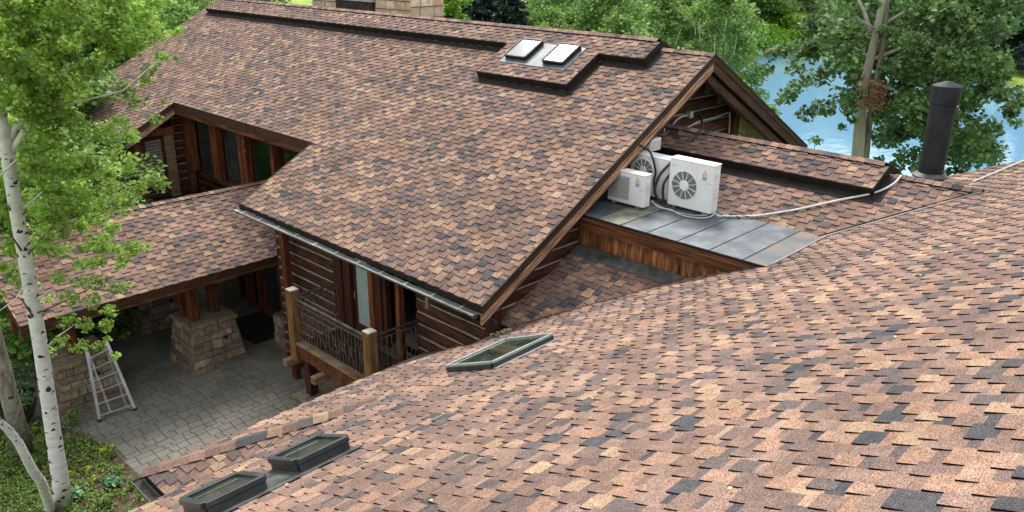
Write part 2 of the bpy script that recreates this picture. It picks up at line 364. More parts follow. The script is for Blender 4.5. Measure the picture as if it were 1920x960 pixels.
def caps(p, q, n1, n2, parent, E=.19, hw=.15, lift=.03, seed=0, n0=0.):
    """folded ridge caps laid from p to q; n1/n2 = horizontal-ish directions down each side"""
    rg = random.Random(seed); p, q = V(*p), V(*q); Ln = np.linalg.norm(q-p); d = (q-p)/Ln; n = int(Ln/E)
    n1, n2 = V(*n1), V(*n2); up = V(0, 0, 1)
    for i in range(n):
        a = p+d*E*i; b = a+d*(E+.05); tone = rg.choices(range(8), TW)[0]
        ha = V(0, 0, lift+.022+n0); hb = V(0, 0, lift+.004+n0); th = V(0, 0, -.03)
        jw = hw*(1+rg.uniform(-.03, .03))
        A = [a+n1*jw+ha, a+ha, a+n2*jw+ha]; B = [b+n1*jw+hb, b+hb, b+n2*jw+hb]
        vs = A+B+[x+th for x in A]+[x+th for x in B]
        mb = MB().add(vs, [(0, 1, 4, 3), (1, 2, 5, 4)], tone)
        mb.add(vs, [(6, 7, 1, 0), (7, 8, 2, 1), (3, 4, 10, 9), (4, 5, 11, 10), (0, 3, 9, 6), (2, 8, 11, 5)], 8)
        mb.build('ridge_cap', SHM, parent)

# log wall: horizontal logs with chinking between them; axis 'x' or 'y'
def log_wall(parent, axis, c, u0, u1, zb, zt, th=.22, face=-1, course=.31, openings=(), top=None, m=None, chink=True, z_start=None):
    z = zb
    while z < zt-.06:
        z2 = min(z+course-.034, zt)
        segs = [(u0, u1)]
        if top:                                # top(u) gives the underside; find the range of u where wall exists
            us = np.linspace(u0, u1, 200); ok = [u for u in us if top(u) > z2]
            if len(ok) < 6: z += course; continue
            segs = [(ok[0], ok[-1])]
        for (a, b, za, zc) in openings:
            if z2 > za and z < zc:
                ns = []
                for s0, s1 in segs:
                    if b <= s0 or a >= s1: ns.append((s0, s1)); continue
                    if a > s0: ns.append((s0, a))
                    if b < s1: ns.append((b, s1))
                segs = ns
        for s0, s1 in segs:
            if s1-s0 < .08: continue
            h = (z2-z); cs = []
            for t, w_ in ((0, .0), (.12, .045), (.5, .065), (.88, .045), (1, .0)): cs.append((w_, z+h*t))
            prof = [(c+face*w_, zz) for w_, zz in cs]+[(c-face*th, z2), (c-face*th, z)]
            jo = random.uniform(-.012, .012)
            if axis == 'y': A = [(x+jo*face, s0, zz) for x, zz in prof]; B = [(x+jo*face, s1, zz) for x, zz in prof]
            else: A = [(s0, x+jo*face, zz) for x, zz in prof]; B = [(s1, x+jo*face, zz) for x, zz in prof]
            mb = MB().prism(A, B); mb.build('log', m or M_LOG, parent)
            if chink:
                zc0, zc1 = z2+.002, z2+.032
                n = max(2, int((s1-s0)/.35)); pts = [s0+(s1-s0)*i/n for i in range(n+1)]
                mb = MB()
                for i in range(n):
                    w0 = .010+.007*math.sin(pts[i]*3.1+z*7); w1 = .010+.007*math.sin(pts[i+1]*3.1+z*7)
                    f0, f1 = c+face*.024, c-face*.1
                    def P_(u, x, zz): return (x, u, zz) if axis == 'y' else (u, x, zz)
                    mb.prism([P_(pts[i], f0, zc0+w0-.01), P_(pts[i], f1, zc0), P_(pts[i], f1, zc1), P_(pts[i], f0, zc1-.008+w0*.3)],
                             [P_(pts[i+1], f0, zc0+w1-.01), P_(pts[i+1], f1, zc0), P_(pts[i+1], f1, zc1), P_(pts[i+1], f0, zc1-.008+w1*.3)])
                mb.build('chinking', M_CHINK, parent)
        z += course
# stone facing on a quad (bl, br, tr, tl)
def stone_face(parent, bl, br, tr, tl, rows, wmean, mats, seed=0, dep=.05, gap=.012):
    rg = random.Random(seed); bl, br, tr, tl = map(lambda p: V(*p), (bl, br, tr, tl))
    n = np.cross(br-bl, tl-bl); n /= np.linalg.norm(n)
    def P_(u, v, d=0): return (bl*(1-u)+br*u)*(1-v)+(tl*(1-u)+tr*u)*v+n*d
    W = np.linalg.norm(br-bl); H = np.linalg.norm(tl-bl)
    vs = [0.]
    for i in range(rows): vs.append(vs[-1]+rg.uniform(.65, 1.35))
    vs = [x/vs[-1] for x in vs]
    for i in range(rows):
        u = 0.
        while u < .999:
            du = wmean*rg.uniform(.5, 1.6)/W
            if u+du > 1-.35*wmean/W: du = 1-u
            g, gv = gap/W, gap/H
            j = lambda s: rg.uniform(-s, s)
            c = [(u+g, vs[i]+gv+abs(j(.2))*gv), (u+du-g, vs[i]+gv+abs(j(.2))*gv), (u+du-g+j(.5)*g, vs[i+1]-gv), (u+g+j(.5)*g, vs[i+1]-gv)]
            d = dep*rg.uniform(.5, 1.2)
            MB().prism([P_(a, b, -.03) for a, b in c],
                       [P_(a+(.012/W if a < u+du/2 else -.012/W), b+(.012/H if b < (vs[i]+vs[i+1])/2 else -.012/H), d+rg.uniform(-.008, .008)) for a, b in c]).build('stone', rg.choice(mats), parent)
            u += du

# foliage: many small leaf faces in clumps
def leaf_mesh(name, centres, radii, counts, size, mats, seed, flat=.7, up=.35):
    rg = np.random.default_rng(seed); P = []
    tone = []
    for c, r, n in zip(centres, radii, counts):
        n = int(n)
        d = rg.normal(size=(n, 3)); d /= np.linalg.norm(d, axis=1)[:, None]
        rr = rg.random(n)**.45
        p = np.array(c)+d*rr[:, None]*np.array([r, r, r*flat])
        P.append(p); t0 = rg.integers(0, 4); tt = rg.integers(0, 4, n); tt[rg.random(n) < .35] = t0; tone.append(tt)
    P = np.concatenate(P); tone = np.concatenate(tone); N = len(P)
    nrm = rg.normal(size=(N, 3)); nrm[:, 2] = np.abs(nrm[:, 2])+up; nrm /= np.linalg.norm(nrm, axis=1)[:, None]
    a = rg.normal(size=(N, 3)); a -= nrm*(a*nrm).sum(1)[:, None]; a /= np.linalg.norm(a, axis=1)[:, None]; b = np.cross(nrm, a)
    s = size*rg.uniform(.6, 1.25, N)[:, None]*.5
    k_ = .85
    verts = np.stack([P-a*s, P-b*s*k_+nrm*s*.25, P+a*s, P+b*s*k_+nrm*s*.25], 1).reshape(-1, 3)
    return verts, tone
def mesh_quads(name, verts, tone, mats, parent=None):
    org = V(*base_of(parent)); verts = verts-org
    n = len(verts)//4; me = bpy.data.meshes.new(name)
    me.vertices.add(len(verts)); me.vertices.foreach_set('co', verts.astype(np.float32).ravel())
    me.loops.add(4*n); me.loops.foreach_set('vertex_index', np.arange(4*n, dtype=np.int32))
    me.polygons.add(n); me.polygons.foreach_set('loop_start', np.arange(0, 4*n, 4, dtype=np.int32))
    me.polygons.foreach_set('loop_total', np.full(n, 4, dtype=np.int32))
    for m in mats: me.materials.append(m)
    me.polygons.foreach_set('material_index', tone.astype(np.int32)); me.update(calc_edges=True); me.validate()
    o = bpy.data.objects.new(name, me); C.objects.link(o)
    if parent: o.parent = parent
    return o
def curve_pts(p, q, n=6, sag=.1, seed=0):
    rg = np.random.default_rng(seed); p, q = V(*p), V(*q); L_ = np.linalg.norm(q-p)
    off = rg.normal(size=3)*L_*sag; out = []
    for i in range(n+1):
        t = i/n; out.append(p+(q-p)*t+off*math.sin(math.pi*t)+rg.normal(size=3)*L_*.012*(0 < i < n))
    return out

# ================================================================== SETTING
LAKE_C, LAKE_A = V(72, 30), math.atan2(.62, .78)
def lakef(x, y):
    dx, dy = x-72, y-30; a = dx*.783+dy*.622; b = -dx*.622+dy*.783
    return np.sqrt((a/48)**2+(b/26)**2)
def smooth(e0, e1, x): t = np.clip((x-e0)/(e1-e0), 0, 1); return t*t*(3-2*t)
def hz(x, y):
    l = lakef(x, y); r = np.hypot(x-12, y-18)
    h = -1.1*smooth(18, 34, r)
    shore = 1-smooth(.98, 1.10, l)
    h = h*(1-shore)+(-2.6)*shore
    far = smooth(95, 260, np.hypot(x, y)); h = h+far*9*(1-shore)
    return h
gx = np.unique(np.concatenate([np.linspace(-900, -60, 18), np.linspace(-60, 180, 150), np.linspace(180, 1200, 26)]))
gy = np.unique(np.concatenate([np.linspace(-900, -60, 18), np.linspace(-60, 180, 150), np.linspace(180, 1200, 26)]))
XX, YY = np.meshgrid(gx, gy, indexing='ij'); ZZ = hz(XX, YY)-.03
nx, ny = XX.shape
vv = np.stack([XX.ravel(), YY.ravel(), ZZ.ravel()], 1)
ii = np.arange(nx*ny).reshape(nx, ny)
ff = np.stack([ii[:-1, :-1].ravel(), ii[1:, :-1].ravel(), ii[1:, 1:].ravel(), ii[:-1, 1:].ravel()], 1)
me = bpy.data.meshes.new('ground'); me.from_pydata(vv.tolist(), [], ff.tolist()); me.materials.append(M_GRASS)
me.polygons.foreach_set('use_smooth', [True]*len(ff)); me.update()
g_ = bpy.data.objects.new('ground', me); C.objects.link(g_); kind(g_, 'structure')
# lake
mw = bpy.data.materials.new('lake_water'); mw.use_nodes = True; t = mw.node_tree; b = t.nodes['Principled BSDF']
b.inputs['Base Color'].default_value = (.17, .34, .50, 1); b.inputs['Roughness'].default_value = .05; b.inputs['IOR'].default_value = 1.6; b.inputs['Specular IOR Level'].default_value = .9
gg = t.nodes.new('ShaderNodeNewGeometry'); mp = t.nodes.new('ShaderNodeMapping'); mp.inputs['Scale'].default_value = (.8, 2.2, 1); mp.inputs['Rotation'].default_value = (0, 0, .7)
n1 = t.nodes.new('ShaderNodeTexNoise'); n1.inputs['Scale'].default_value = .9; n1.inputs['Detail'].default_value = 4
bp = t.nodes.new('ShaderNodeBump'); bp.inputs['Strength'].default_value = .35; bp.inputs['Distance'].default_value = .05
t.links.new(gg.outputs['Position'], mp.inputs[0]); t.links.new(mp.outputs[0], n1.inputs['Vector']); t.links.new(n1.outputs['Fac'], bp.inputs['Height']); t.links.new(bp.outputs[0], b.inputs['Normal'])
mb = MB(); pts = []
for i in range(72):
    a_ = 2*math.pi*i/72; x_, y_ = 52*math.cos(a_), 29*math.sin(a_); pts.append((72+x_*.783-y_*.622, 30+x_*.622+y_*.783, -1.55))
mb.add(pts, [tuple(range(72))]); kind(mb.build('lake', mw), 'structure')

# courtyard paving
pav = kind(box('courtyard_paving', (2.2, 11.6, -.12), (14.2, 31.5, -.004), M_JOINT), 'structure')
rg = random.Random(3); cand = []
y = 11.7; row = 0
while y < 31.2:
    hgt_ = rg.choice([.2, .2, .28, .28, .36])
    x = 2.3+rg.random()*.2
    while x < 14.0:
        wd = rg.choice([.2, .28, .28, .36, .42])
        # leave out the planting bed
        cx, cy = x+wd/2, y+hgt_/2
        bed = (cx < 5.6-.18*max(0, 17.5-cy)-.28*max(0, cy-19.6) and cy < 22.6)
        if not bed: cand.append((x+.005, y+.005, x+wd-.005, y+hgt_-.005, rg.uniform(-.004, .005), rg.randrange(4)))
        x += wd
    y += hgt_
cc = np.array([[(c[0]+c[2])/2, (c[1]+c[3])/2, 0] for c in cand]); px, py, dz = project(cc)
dd = np.where((px > 0) & (px < 1920) & (py > 0) & (py < 960), np.linalg.norm(cc-CAM, axis=1), 1e9)
vis = [i for i in np.argsort(dd) if dd[i] < 1e8 and not (px[i] > 620 or (py[i] > 935-.45*(px[i]-250) and px[i] > 250))]
pick = set(vis[:300]); mbj = MB()
for i, c in enumerate(cand):
    mb = MB() if i in pick else mbj
    z1 = .018+c[4]
    lo = [(c[0], c[1], -.02), (c[2], c[1], -.02), (c[2], c[3], -.02), (c[0], c[3], -.02)]
    e = .006
    hi = [(c[0]+e, c[1]+e, z1), (c[2]-e, c[1]+e, z1), (c[2]-e, c[3]-e, z1+.003), (c[0]+e, c[3]-e, z1+.003)]
    mb.prism(lo, hi, c[5])
    if i in pick: mb.build('paver', M_PAVE, pav)
kind(mbj.build('paver_field', M_PAVE, pav), 'stuff')
# planting bed
mb = MB(); bedp = [(-8, 9), (5.0, 13.5), (5.35, 16.0), (5.62, 17.6), (5.55, 19.5), (5.25, 20.8), (4.7, 22.2), (4.3, 23), (-8, 26)]
mb.prism([(x, y, -.05) for x, y in bedp], [(x, y, .035) for x, y in bedp]); kind(mb.build('planting_bed', M_SOIL), 'structure')
def inpoly(x, y, pg):
    c = False; j = len(pg)-1
    for i in range(len(pg)):
        if (pg[i][1] > y) != (pg[j][1] > y) and x < (pg[j][0]-pg[i][0])*(y-pg[i][1])/(pg[j][1]-pg[i][1])+pg[i][0]: c = not c
        j = i
    return c
cs, rs, ns = [], [], []
rg = random.Random(5)
for i in range(2600):
    x, y = rg.uniform(0, 5.6), rg.uniform(13.5, 23)
    if not inpoly(x+.1, y, bedp): continue
    if rg.random() < .5*smooth(3.9, 4.9, x)*(1 if y < 19.5 else .4): continue
    r = rg.uniform(.09, .24); cs.append((x, y, .06+r*.3)); rs.append(r); ns.append(34)
v_, t_ = leaf_mesh('g', cs, rs, ns, .055, LF_BED, 11, flat=.5, up=.8)
kind(mesh_quads('ground_cover', v_, t_, LF_BED), 'stuff')
# leaf litter on the bed
cs = [(rg.uniform(2.2, 5.5), rg.uniform(14, 22), .045) for i in range(260)]
v_, t_ = leaf_mesh('g', cs, [.12]*260, [3]*260, .045, LF_BROWN, 12, flat=.02, up=3)
kind(mesh_quads('leaf_litter', v_, t_, LF_BROWN), 'stuff')
cs = [(rg.uniform(5.6, 11), rg.uniform(12.5, 21), .045) for i in range(110)]
v_, t_ = leaf_mesh('g', cs, [.16]*110, [3]*110, .05, LF_BED, 13, flat=.02, up=3); kind(mesh_quads('fallen_leaves', v_, t_, LF_BED), 'stuff')
def small_plant(name, label, px_, py_, r, h, mats, n, ls, cat='plant', grp=None):
    p = atZ(px_, py_, .04); t_o = thing(name, label, cat, p, grp)
    cs = [p+V(random.uniform(-r, r)*.6, random.uniform(-r, r)*.6, h*random.uniform(.3, 1)) for i in range(9)]
    v_, tn = leaf_mesh('l', cs, [r*.5]*9, [n//9]*9, ls, mats, int(px_), flat=.6, up=.8)
    mesh_quads('foliage', v_, tn, mats, t_o)
    mb = MB()
    for i in range(4): mb.tube([p, p+V(random.uniform(-r, r)*.5, random.uniform(-r, r)*.5, h*.8)], [.008, .004], 4)
    mb.build('stem', M_TWIG, t_o)
small_plant('hosta', 'teal leaved plant in the bed just right of the white aspen trunk foot', 152, 928, .2, .16, LF_TEAL, 90, .15)
small_plant('hosta', 'teal green plant in the bed furthest right, nearest the gutter end', 211, 912, .22, .2, LF_TEAL, 110, .14)
small_plant('flowering_plant', 'yellow green tuft in the bed nearest the paving edge', 201, 848, .16, .12, LF_YEL, 80, .1)
small_plant('flowering_plant', 'small yellow tuft beside the white aspen trunk', 137, 892, .12, .1, LF_YEL, 50, .08)
small_plant('flowering_plant', 'small orange and yellow flower tuft in the middle of the bed', 178, 902, .12, .1, LF_YEL, 40, .07)
small_plant('flowering_plant', 'yellow green tuft in the bed between white trunk and brightest tuft', 163, 884, .12, .1, LF_YEL, 50, .08)
small_plant('fern', 'feathery green fern at the foot of the stone pier with the ladder', 120, 800, .5, .35, LF_BED, 420, .06)
small_plant('leafy_plant', 'pale green leafy plant at the lowest edge of the bed', 200, 948, .2, .15, LF_BED, 90, .12)

# ================================================================== MAIN LOG HOUSE
HO = (11.2, 11.3, 0)
H = thing('log_house', 'large dark log house with a long mottled brown shingle gable roof', 'house', HO)
T = .54
PM = Plane(5.21-T*10.44, T, 0); PE = Plane(5.21-T*10.44+2*T*18.55, -T, 0)
RZ = PM.z(18.55, 0)
polyM = [[(10.44, 10.9), (18.55, 10.9), (18.55, 20.8), (10.44, 20.8)], [(12.95, 20.8), (18.55, 20.8), (18.55, 30.1), (12.95, 30.1)], [(11.0, 30.1), (18.55, 30.1), (18.55, 37.4), (11.0, 37.4)]]
roof = deck('roof', PM, polyM, H, th=.12)
shingles(PM, polyM, roof, HO, seed=11, nmax=300)
polyE = [[(18.55, 10.9), (24.65, 10.9), (24.65, 37.4), (18.55, 37.4)]]
roofE = deck('roof', PE, polyE, H, th=.12); shingles(PE, polyE, roofE, HO, seed=12, nmax=0, vis=False)
caps((18.55, 37.3, RZ), (18.55, 36.7, RZ), (-.88, 0, -.475), (.88, 0, -.475), roof, seed=2)
caps((18.55, 12.45, RZ), (18.55, 10.9, RZ), (-.88, 0, -.475), (.88, 0, -.475), roof, seed=3)
# raised over-roof along the ridge, with the skylight box
OFF = .21
polyR = [[(17.87, 12.5), (18.55, 12.5), (18.55, 36.6), (17.87, 36.6)], [(16.57, 14.0), (17.87, 14.0), (17.87, 17.42), (16.57, 17.42)]]
rr = deck('raised_roof', PM, polyR, H, th=OFF-.03, m=M_DARKM, off=OFF)
shingles(PM, polyR, rr, HO, seed=13, nmax=300, off=OFF)
polyRE = [[(18.55, 12.5), (19.2, 12.5), (19.2, 36.6), (18.55, 36.6)]]
rrE = deck('raised_roof', PE, polyRE, H, th=OFF-.03, m=M_DARKM, off=OFF); shingles(PE, polyRE, rrE, HO, seed=14, nmax=0, vis=False, off=OFF)
caps((18.55, 36.6, RZ+OFF/.88), (18.55, 12.5, RZ+OFF/.88), (-.88, 0, -.475), (.88, 0, -.475), rr, seed=4)
# dark metal trims round the raised parts
def trim(pts, pl, off0, off1, parent, th=.02, m=M_DARKM, name='metal_trim'):
    for (x0, y0), (x1, y1) in zip(pts[:-1], pts[1:]):
        a, b = pl.p(x0, y0, (off0+off1)/2), pl.p(x1, y1, (off0+off1)/2)
        beam(name, a, b, th, abs(off1-off0), m, parent, up=pl.n)
trim([(17.86, 36.6), (17.86, 17.43), ], PM, -.0, OFF+.015, rr)
trim([(16.94, 17.43), (16.56, 17.43)], PM, 0, OFF+.015, rr)
trim([(16.56, 17.43), (16.56, 13.99), (17.86, 13.99), (17.86, 12.49), (18.55, 12.49)], PM, 0, OFF+.015, rr)
trim([(19.2, 12.49), (18.55, 12.49)], PE, 0, OFF+.015, rrE)
trim([(16.44, 17.43), (16.44, 13.9), (17.75, 13.9), (17.75, 12.4), (18.5, 12.4)], PM, .004, .03, rr, th=.2)
trim([(17.75, 36.6), (17.75, 17.5)], PM, .004, .03, rr, th=.16)
# skylights on the box
def skylight(label, x0, x1, y0, y1, pl, off, hgt, parent_dir=None, glass=M_SKYP, frame=M_SKYF, trimm=M_SKYT, fw=.07, grp=None, name='skylight', blind=False):
    c = pl.p((x0+x1)/2, (y0+y1)/2, off); t_o = thing(name, label, 'skylight', c, grp)
    def ring(name, o0, o1, ins, wdt, m):
        X0, X1, Y0, Y1 = x0+ins, x1-ins, y0+ins, y1-ins
        for (a, b) in (((X0, Y0), (X1, Y0)), ((X0, Y1), (X1, Y1))):
            beam(name, pl.p(a[0], a[1], (o0+o1)/2), pl.p(b[0], b[1], (o0+o1)/2), wdt, o1-o0, m, t_o, up=pl.n, bevel=.006)
        for (a, b) in (((X0, Y0+wdt/2), (X0, Y1-wdt/2)), ((X1, Y0+wdt/2), (X1, Y1-wdt/2))):
            beam(name, pl.p(a[0], a[1], (o0+o1)/2+.001), pl.p(b[0], b[1], (o0+o1)/2+.001), wdt, o1-o0, m, t_o, up=pl.n, bevel=.006)
    ring('curb', off, off+hgt*.62, .03, .06, frame)
    ring('frame', off+hgt*.62+.002, off+hgt, 0.02, fw, trimm)
    q = [(x0+fw*.5, y0+fw*.5), (x1-fw*.5, y0+fw*.5), (x1-fw*.5, y1-fw*.5), (x0+fw*.5, y1-fw*.5)]
    MB().prism([pl.p(a, b, off+hgt*.70) for a, b in q], [pl.p(a, b, off+hgt*.80) for a, b in q]).build('glass', glass, t_o)
    return t_o
skylight('left of two small skylights with pale panes in the ridge box of the main roof', 17.22, 18.02, 16.08, 16.92, PM, OFF+.02, .12, fw=.045, frame=M_DARKM, trimm=M_FLASH, grp='skylights in the ridge box')
skylight('right of two small skylights with pale panes in the ridge box of the main roof', 17.2, 18.0, 14.66, 15.44, PM, OFF+.02, .12, fw=.045, frame=M_DARKM, trimm=M_FLASH, grp='skylights in the ridge box')
q = [(17.06, 14.52), (18.0, 14.52), (18.0, 16.98), (17.06, 16.98)]
MB().prism([PM.p(a, b, OFF+.004) for a, b in q], [PM.p(a, b, OFF+.026) for a, b in q]).build('skylight_flashing', M_LEAD, rr)
# near rake boards (left slope) and right slope
def rake(pl, x0, x1, y, parts, parent):
    for (o0, o1, dy0, dy1, m, nm) in parts:
        a0, a1 = pl.p(x0, y, o0), pl.p(x1, y, o0); b0, b1 = pl.p(x0, y, o1), pl.p(x1, y, o1)
        def sh(p, dy, fix=None):
            q_ = V(*p); q_[1] = y+dy
            return q_
        x_fix = lambda p, x: V(x, p[1], p[2]+(x-p[0])*pl.c[1])
        a0, b0 = x_fix(a0, x0), x_fix(b0, x0); a1, b1 = x_fix(a1, x1), x_fix(b1, x1)
        MB().prism([sh(a0, dy0), sh(a0, dy1), sh(b0, dy1), sh(b0, dy0)], [sh(a1, dy0), sh(a1, dy1), sh(b1, dy1), sh(b1, dy0)]).build(nm, m, parent)
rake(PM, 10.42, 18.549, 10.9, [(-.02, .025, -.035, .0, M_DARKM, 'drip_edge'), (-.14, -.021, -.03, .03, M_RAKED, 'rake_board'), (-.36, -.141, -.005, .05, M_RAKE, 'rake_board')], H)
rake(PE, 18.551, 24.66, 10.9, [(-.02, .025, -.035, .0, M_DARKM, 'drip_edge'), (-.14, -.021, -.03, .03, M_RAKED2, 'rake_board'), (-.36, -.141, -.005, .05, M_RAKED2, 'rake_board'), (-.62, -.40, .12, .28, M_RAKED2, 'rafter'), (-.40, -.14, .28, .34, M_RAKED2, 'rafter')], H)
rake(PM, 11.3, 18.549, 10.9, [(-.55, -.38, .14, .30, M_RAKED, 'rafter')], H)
# rake at the notch, Y = 20.8 (faces away) and at Y = 30.1 (faces the camera)
rake(PM, 10.42, 12.95, 20.8, [(-.25, .02, 0, .05, M_RAKED, 'rake_board')], H)
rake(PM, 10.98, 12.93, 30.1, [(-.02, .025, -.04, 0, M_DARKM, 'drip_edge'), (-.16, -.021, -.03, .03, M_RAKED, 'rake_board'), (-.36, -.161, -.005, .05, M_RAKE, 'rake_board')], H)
# eaves: fascia and the long gutter
beam('drip_edge', (10.43, 10.9, 5.15), (10.43, 20.8, 5.15), .03, .12, M_DARKM, H)
beam('fascia', (12.95, 20.85, 6.42), (12.95, 30.08, 6.42), .06, .27, M_RAKED, H)
beam('fascia', (12.99, 20.85, 6.2), (12.99, 30.08, 6.2), .05, .14, M_FASC, H)
beam('drip_edge', (12.93, 20.8, 6.575), (12.93, 30.1, 6.575), .03, .03, M_DARKM, H)
def gutter(parent, p, q, r=.075, side=(-1, 0, 0), m=M_GUT, silt=M_GUTD):
    p, q = V(*p), V(*q); d = (q-p)/np.linalg.norm(q-p); s = V(*side); up = V(0, 0, 1)
    prof = []
    for i in range(9):
        a_ = math.pi*i/8; prof.append((math.cos(a_), -math.sin(a_)))
    out = [s*r*c0+up*r*1.1*c1 for c0, c1 in prof]; inn = [s*(r-.008)*c0+up*(r*1.1-.008)*c1 for c0, c1 in prof]
    ring = out+inn[::-1]
    mb = MB(); mb.v = [tuple(p+x) for x in ring]+[tuple(q+x) for x in ring]; n = len(ring)
    for i in range(n): j = (i+1) % n; mb.f.append((i, j, n+j, n+i)); mb.m.append(0)
    mb.f.append(tuple(range(9))); mb.m.append(0); mb.f.append(tuple(range(n, n+9))); mb.m.append(0)
    g = mb.build('gutter', m, parent)
    fl = MB().prism([p+s*(-r+.01)-up*r*.35, p+s*(r-.01)-up*r*.35, p-up*r*.9], [q+s*(-r+.01)-up*r*.35, q+s*(r-.01)-up*r*.35, q-up*r*.9]); fl.build('gutter_bed', silt, g)
    return g
gt = gutter(H, (10.31, 10.98, 5.05), (10.31, 20.95, 5.08), r=.085, silt=M_GUTI)
for yy in np.arange(11.4, 20.8, .9):
    MB().tube([(10.44, yy, 5.10), (10.32, yy, 5.085), (10.205, yy, 5.07)], .008, 5).build('gutter_bracket', M_GUTI, gt)
MB().tube([(10.31, 12.5, 4.97), (10.31, 12.5, 4.70)], .05, 10).build('gutter_outlet', M_GUT, H)
MB().tube([(10.38, 11.1, 4.98), (10.45, 11.15, 4.82), (10.9, 11.2, 4.72), (11.02, 11.12, 4.6), (11.02, 11.12, 4.42)], .045, 8).build('downspout', M_GUTD, H, smooth=True)
# gable wall (faces the camera side), Y = 11.3
under = lambda x: (PM.z(x, 0) if x < 18.55 else PE.z(x, 0))-.14
log_wall(H, 'x', 11.3, 11.3, 13.9, 4.14, 6.28, face=-1, top=under)
log_wall(H, 'x', 12.05, 13.6, 21.6, 6.40, 9.5, face=-1, course=.37, top=under)
box('corner_post', (10.98, 11.12, 2.5), (11.22, 11.42, 4.95), M_DOOR, H, bevel=.02)
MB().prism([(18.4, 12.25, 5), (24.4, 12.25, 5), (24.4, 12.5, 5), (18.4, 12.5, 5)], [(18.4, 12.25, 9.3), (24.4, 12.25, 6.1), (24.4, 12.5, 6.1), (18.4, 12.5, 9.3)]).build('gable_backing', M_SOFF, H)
box('gable_post', (21.7, 11.85, 5.2), (21.98, 12.2, 7.75), M_POST, H, bevel=.02)
stone_face(H, (22.0, 12.0, 5.8), (24.0, 12.0, 5.4), (24.0, 12.0, 6.5), (22.0, 12.0, 7.6), 4, .6, [M_CHIM[1]], 9, .04)
# side wall facing the courtyard, X = 11.2
door_o = (13.95, 17.35, 2.45, 4.95)
log_wall(H, 'y', 11.2, 11.45, 20.3, 2.62, 5.3, face=-1, openings=[door_o], course=.32)
log_wall(H, 'y', 11.2, 17.4, 20.3, .2, 2.6, face=-1, course=.32)
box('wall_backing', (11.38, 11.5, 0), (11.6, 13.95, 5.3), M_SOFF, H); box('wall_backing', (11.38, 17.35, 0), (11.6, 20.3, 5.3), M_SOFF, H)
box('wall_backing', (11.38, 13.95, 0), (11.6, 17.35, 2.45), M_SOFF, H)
box('lower_wall', (11.0, 11.5, 0), (11.37, 17.4, 2.3), M_STONES[3], H)
# far end wall of the near block, Y = 20.3
log_wall(H, 'x', 20.3, 11.3, 13.6, .2, 6.2, face=1, course=.32, top=lambda x: PM.z(x, 0)-.16)
# tall posts carrying the eave
for (y0_, w_, m_, zz) in ((19.35, .2, M_POST, .05), (14.2, .17, M_POST, 2.45)):
    box('eave_post', (10.78, y0_-w_/2, zz), (10.78+w_, y0_+w_/2, 5.05), m_, H, bevel=.015)
beam('eave_beam', (10.9, 10.95, 5.03), (10.9, 20.7, 5.03), .16, .2, M_FASC, H)
# french door group with its frames
def door(parent, x, y0, y1, z0, z1, fr, glass, lbl, hy):
    d = box('door', (x, y0, z0), (x+.05, y1, z1), M_DOOR, parent); d['label'] = lbl
    box('door_glass', (x-.008, y0+fr, z0+.25), (x+.02, y1-fr, z1-.12), glass, d)
    MB().tube([(x-.05, hy, z0+.95), (x-.05, hy, z0+1.15)], .012, 6).build('handle', M_SKYT, d)
box('door_jamb', (11.08, 16.95, 2.45), (11.3, 17.33, 5.1), M_DOOR, H, bevel=.01)
box('door_jamb', (11.12, 16.62, 2.45), (11.32, 16.93, 5.1), M_DOOR, H, bevel=.01)
door(H, 11.22, 15.75, 16.6, 2.47, 4.9, .16, M_CURT, 'dark door with a pale reflecting pane', 16.52)
box('door_jamb', (11.05, 15.55, 2.45), (11.28, 15.74, 5.1), M_POST, H, bevel=.01)
box('door_jamb', (11.1, 15.28, 2.45), (11.32, 15.53, 5.1), M_DOOR, H, bevel=.01)
box('door_jamb', (11.14, 15.12, 2.45), (11.3, 15.26, 5.1), M_DOOR, H, bevel=.01)
box('door_lintel', (11.1, 13.95, 4.86), (11.3, 17.33, 5.12), M_DOOR, H)
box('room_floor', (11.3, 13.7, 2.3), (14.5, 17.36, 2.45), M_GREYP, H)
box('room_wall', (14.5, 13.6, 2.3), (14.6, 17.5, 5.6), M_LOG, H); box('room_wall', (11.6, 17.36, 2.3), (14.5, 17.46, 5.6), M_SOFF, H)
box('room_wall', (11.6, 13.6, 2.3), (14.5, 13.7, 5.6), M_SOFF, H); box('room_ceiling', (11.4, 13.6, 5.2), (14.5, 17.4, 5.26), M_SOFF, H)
box('threshold', (11.0, 13.97, 2.4), (11.3, 17.3, 2.47), M_FLASH, H)
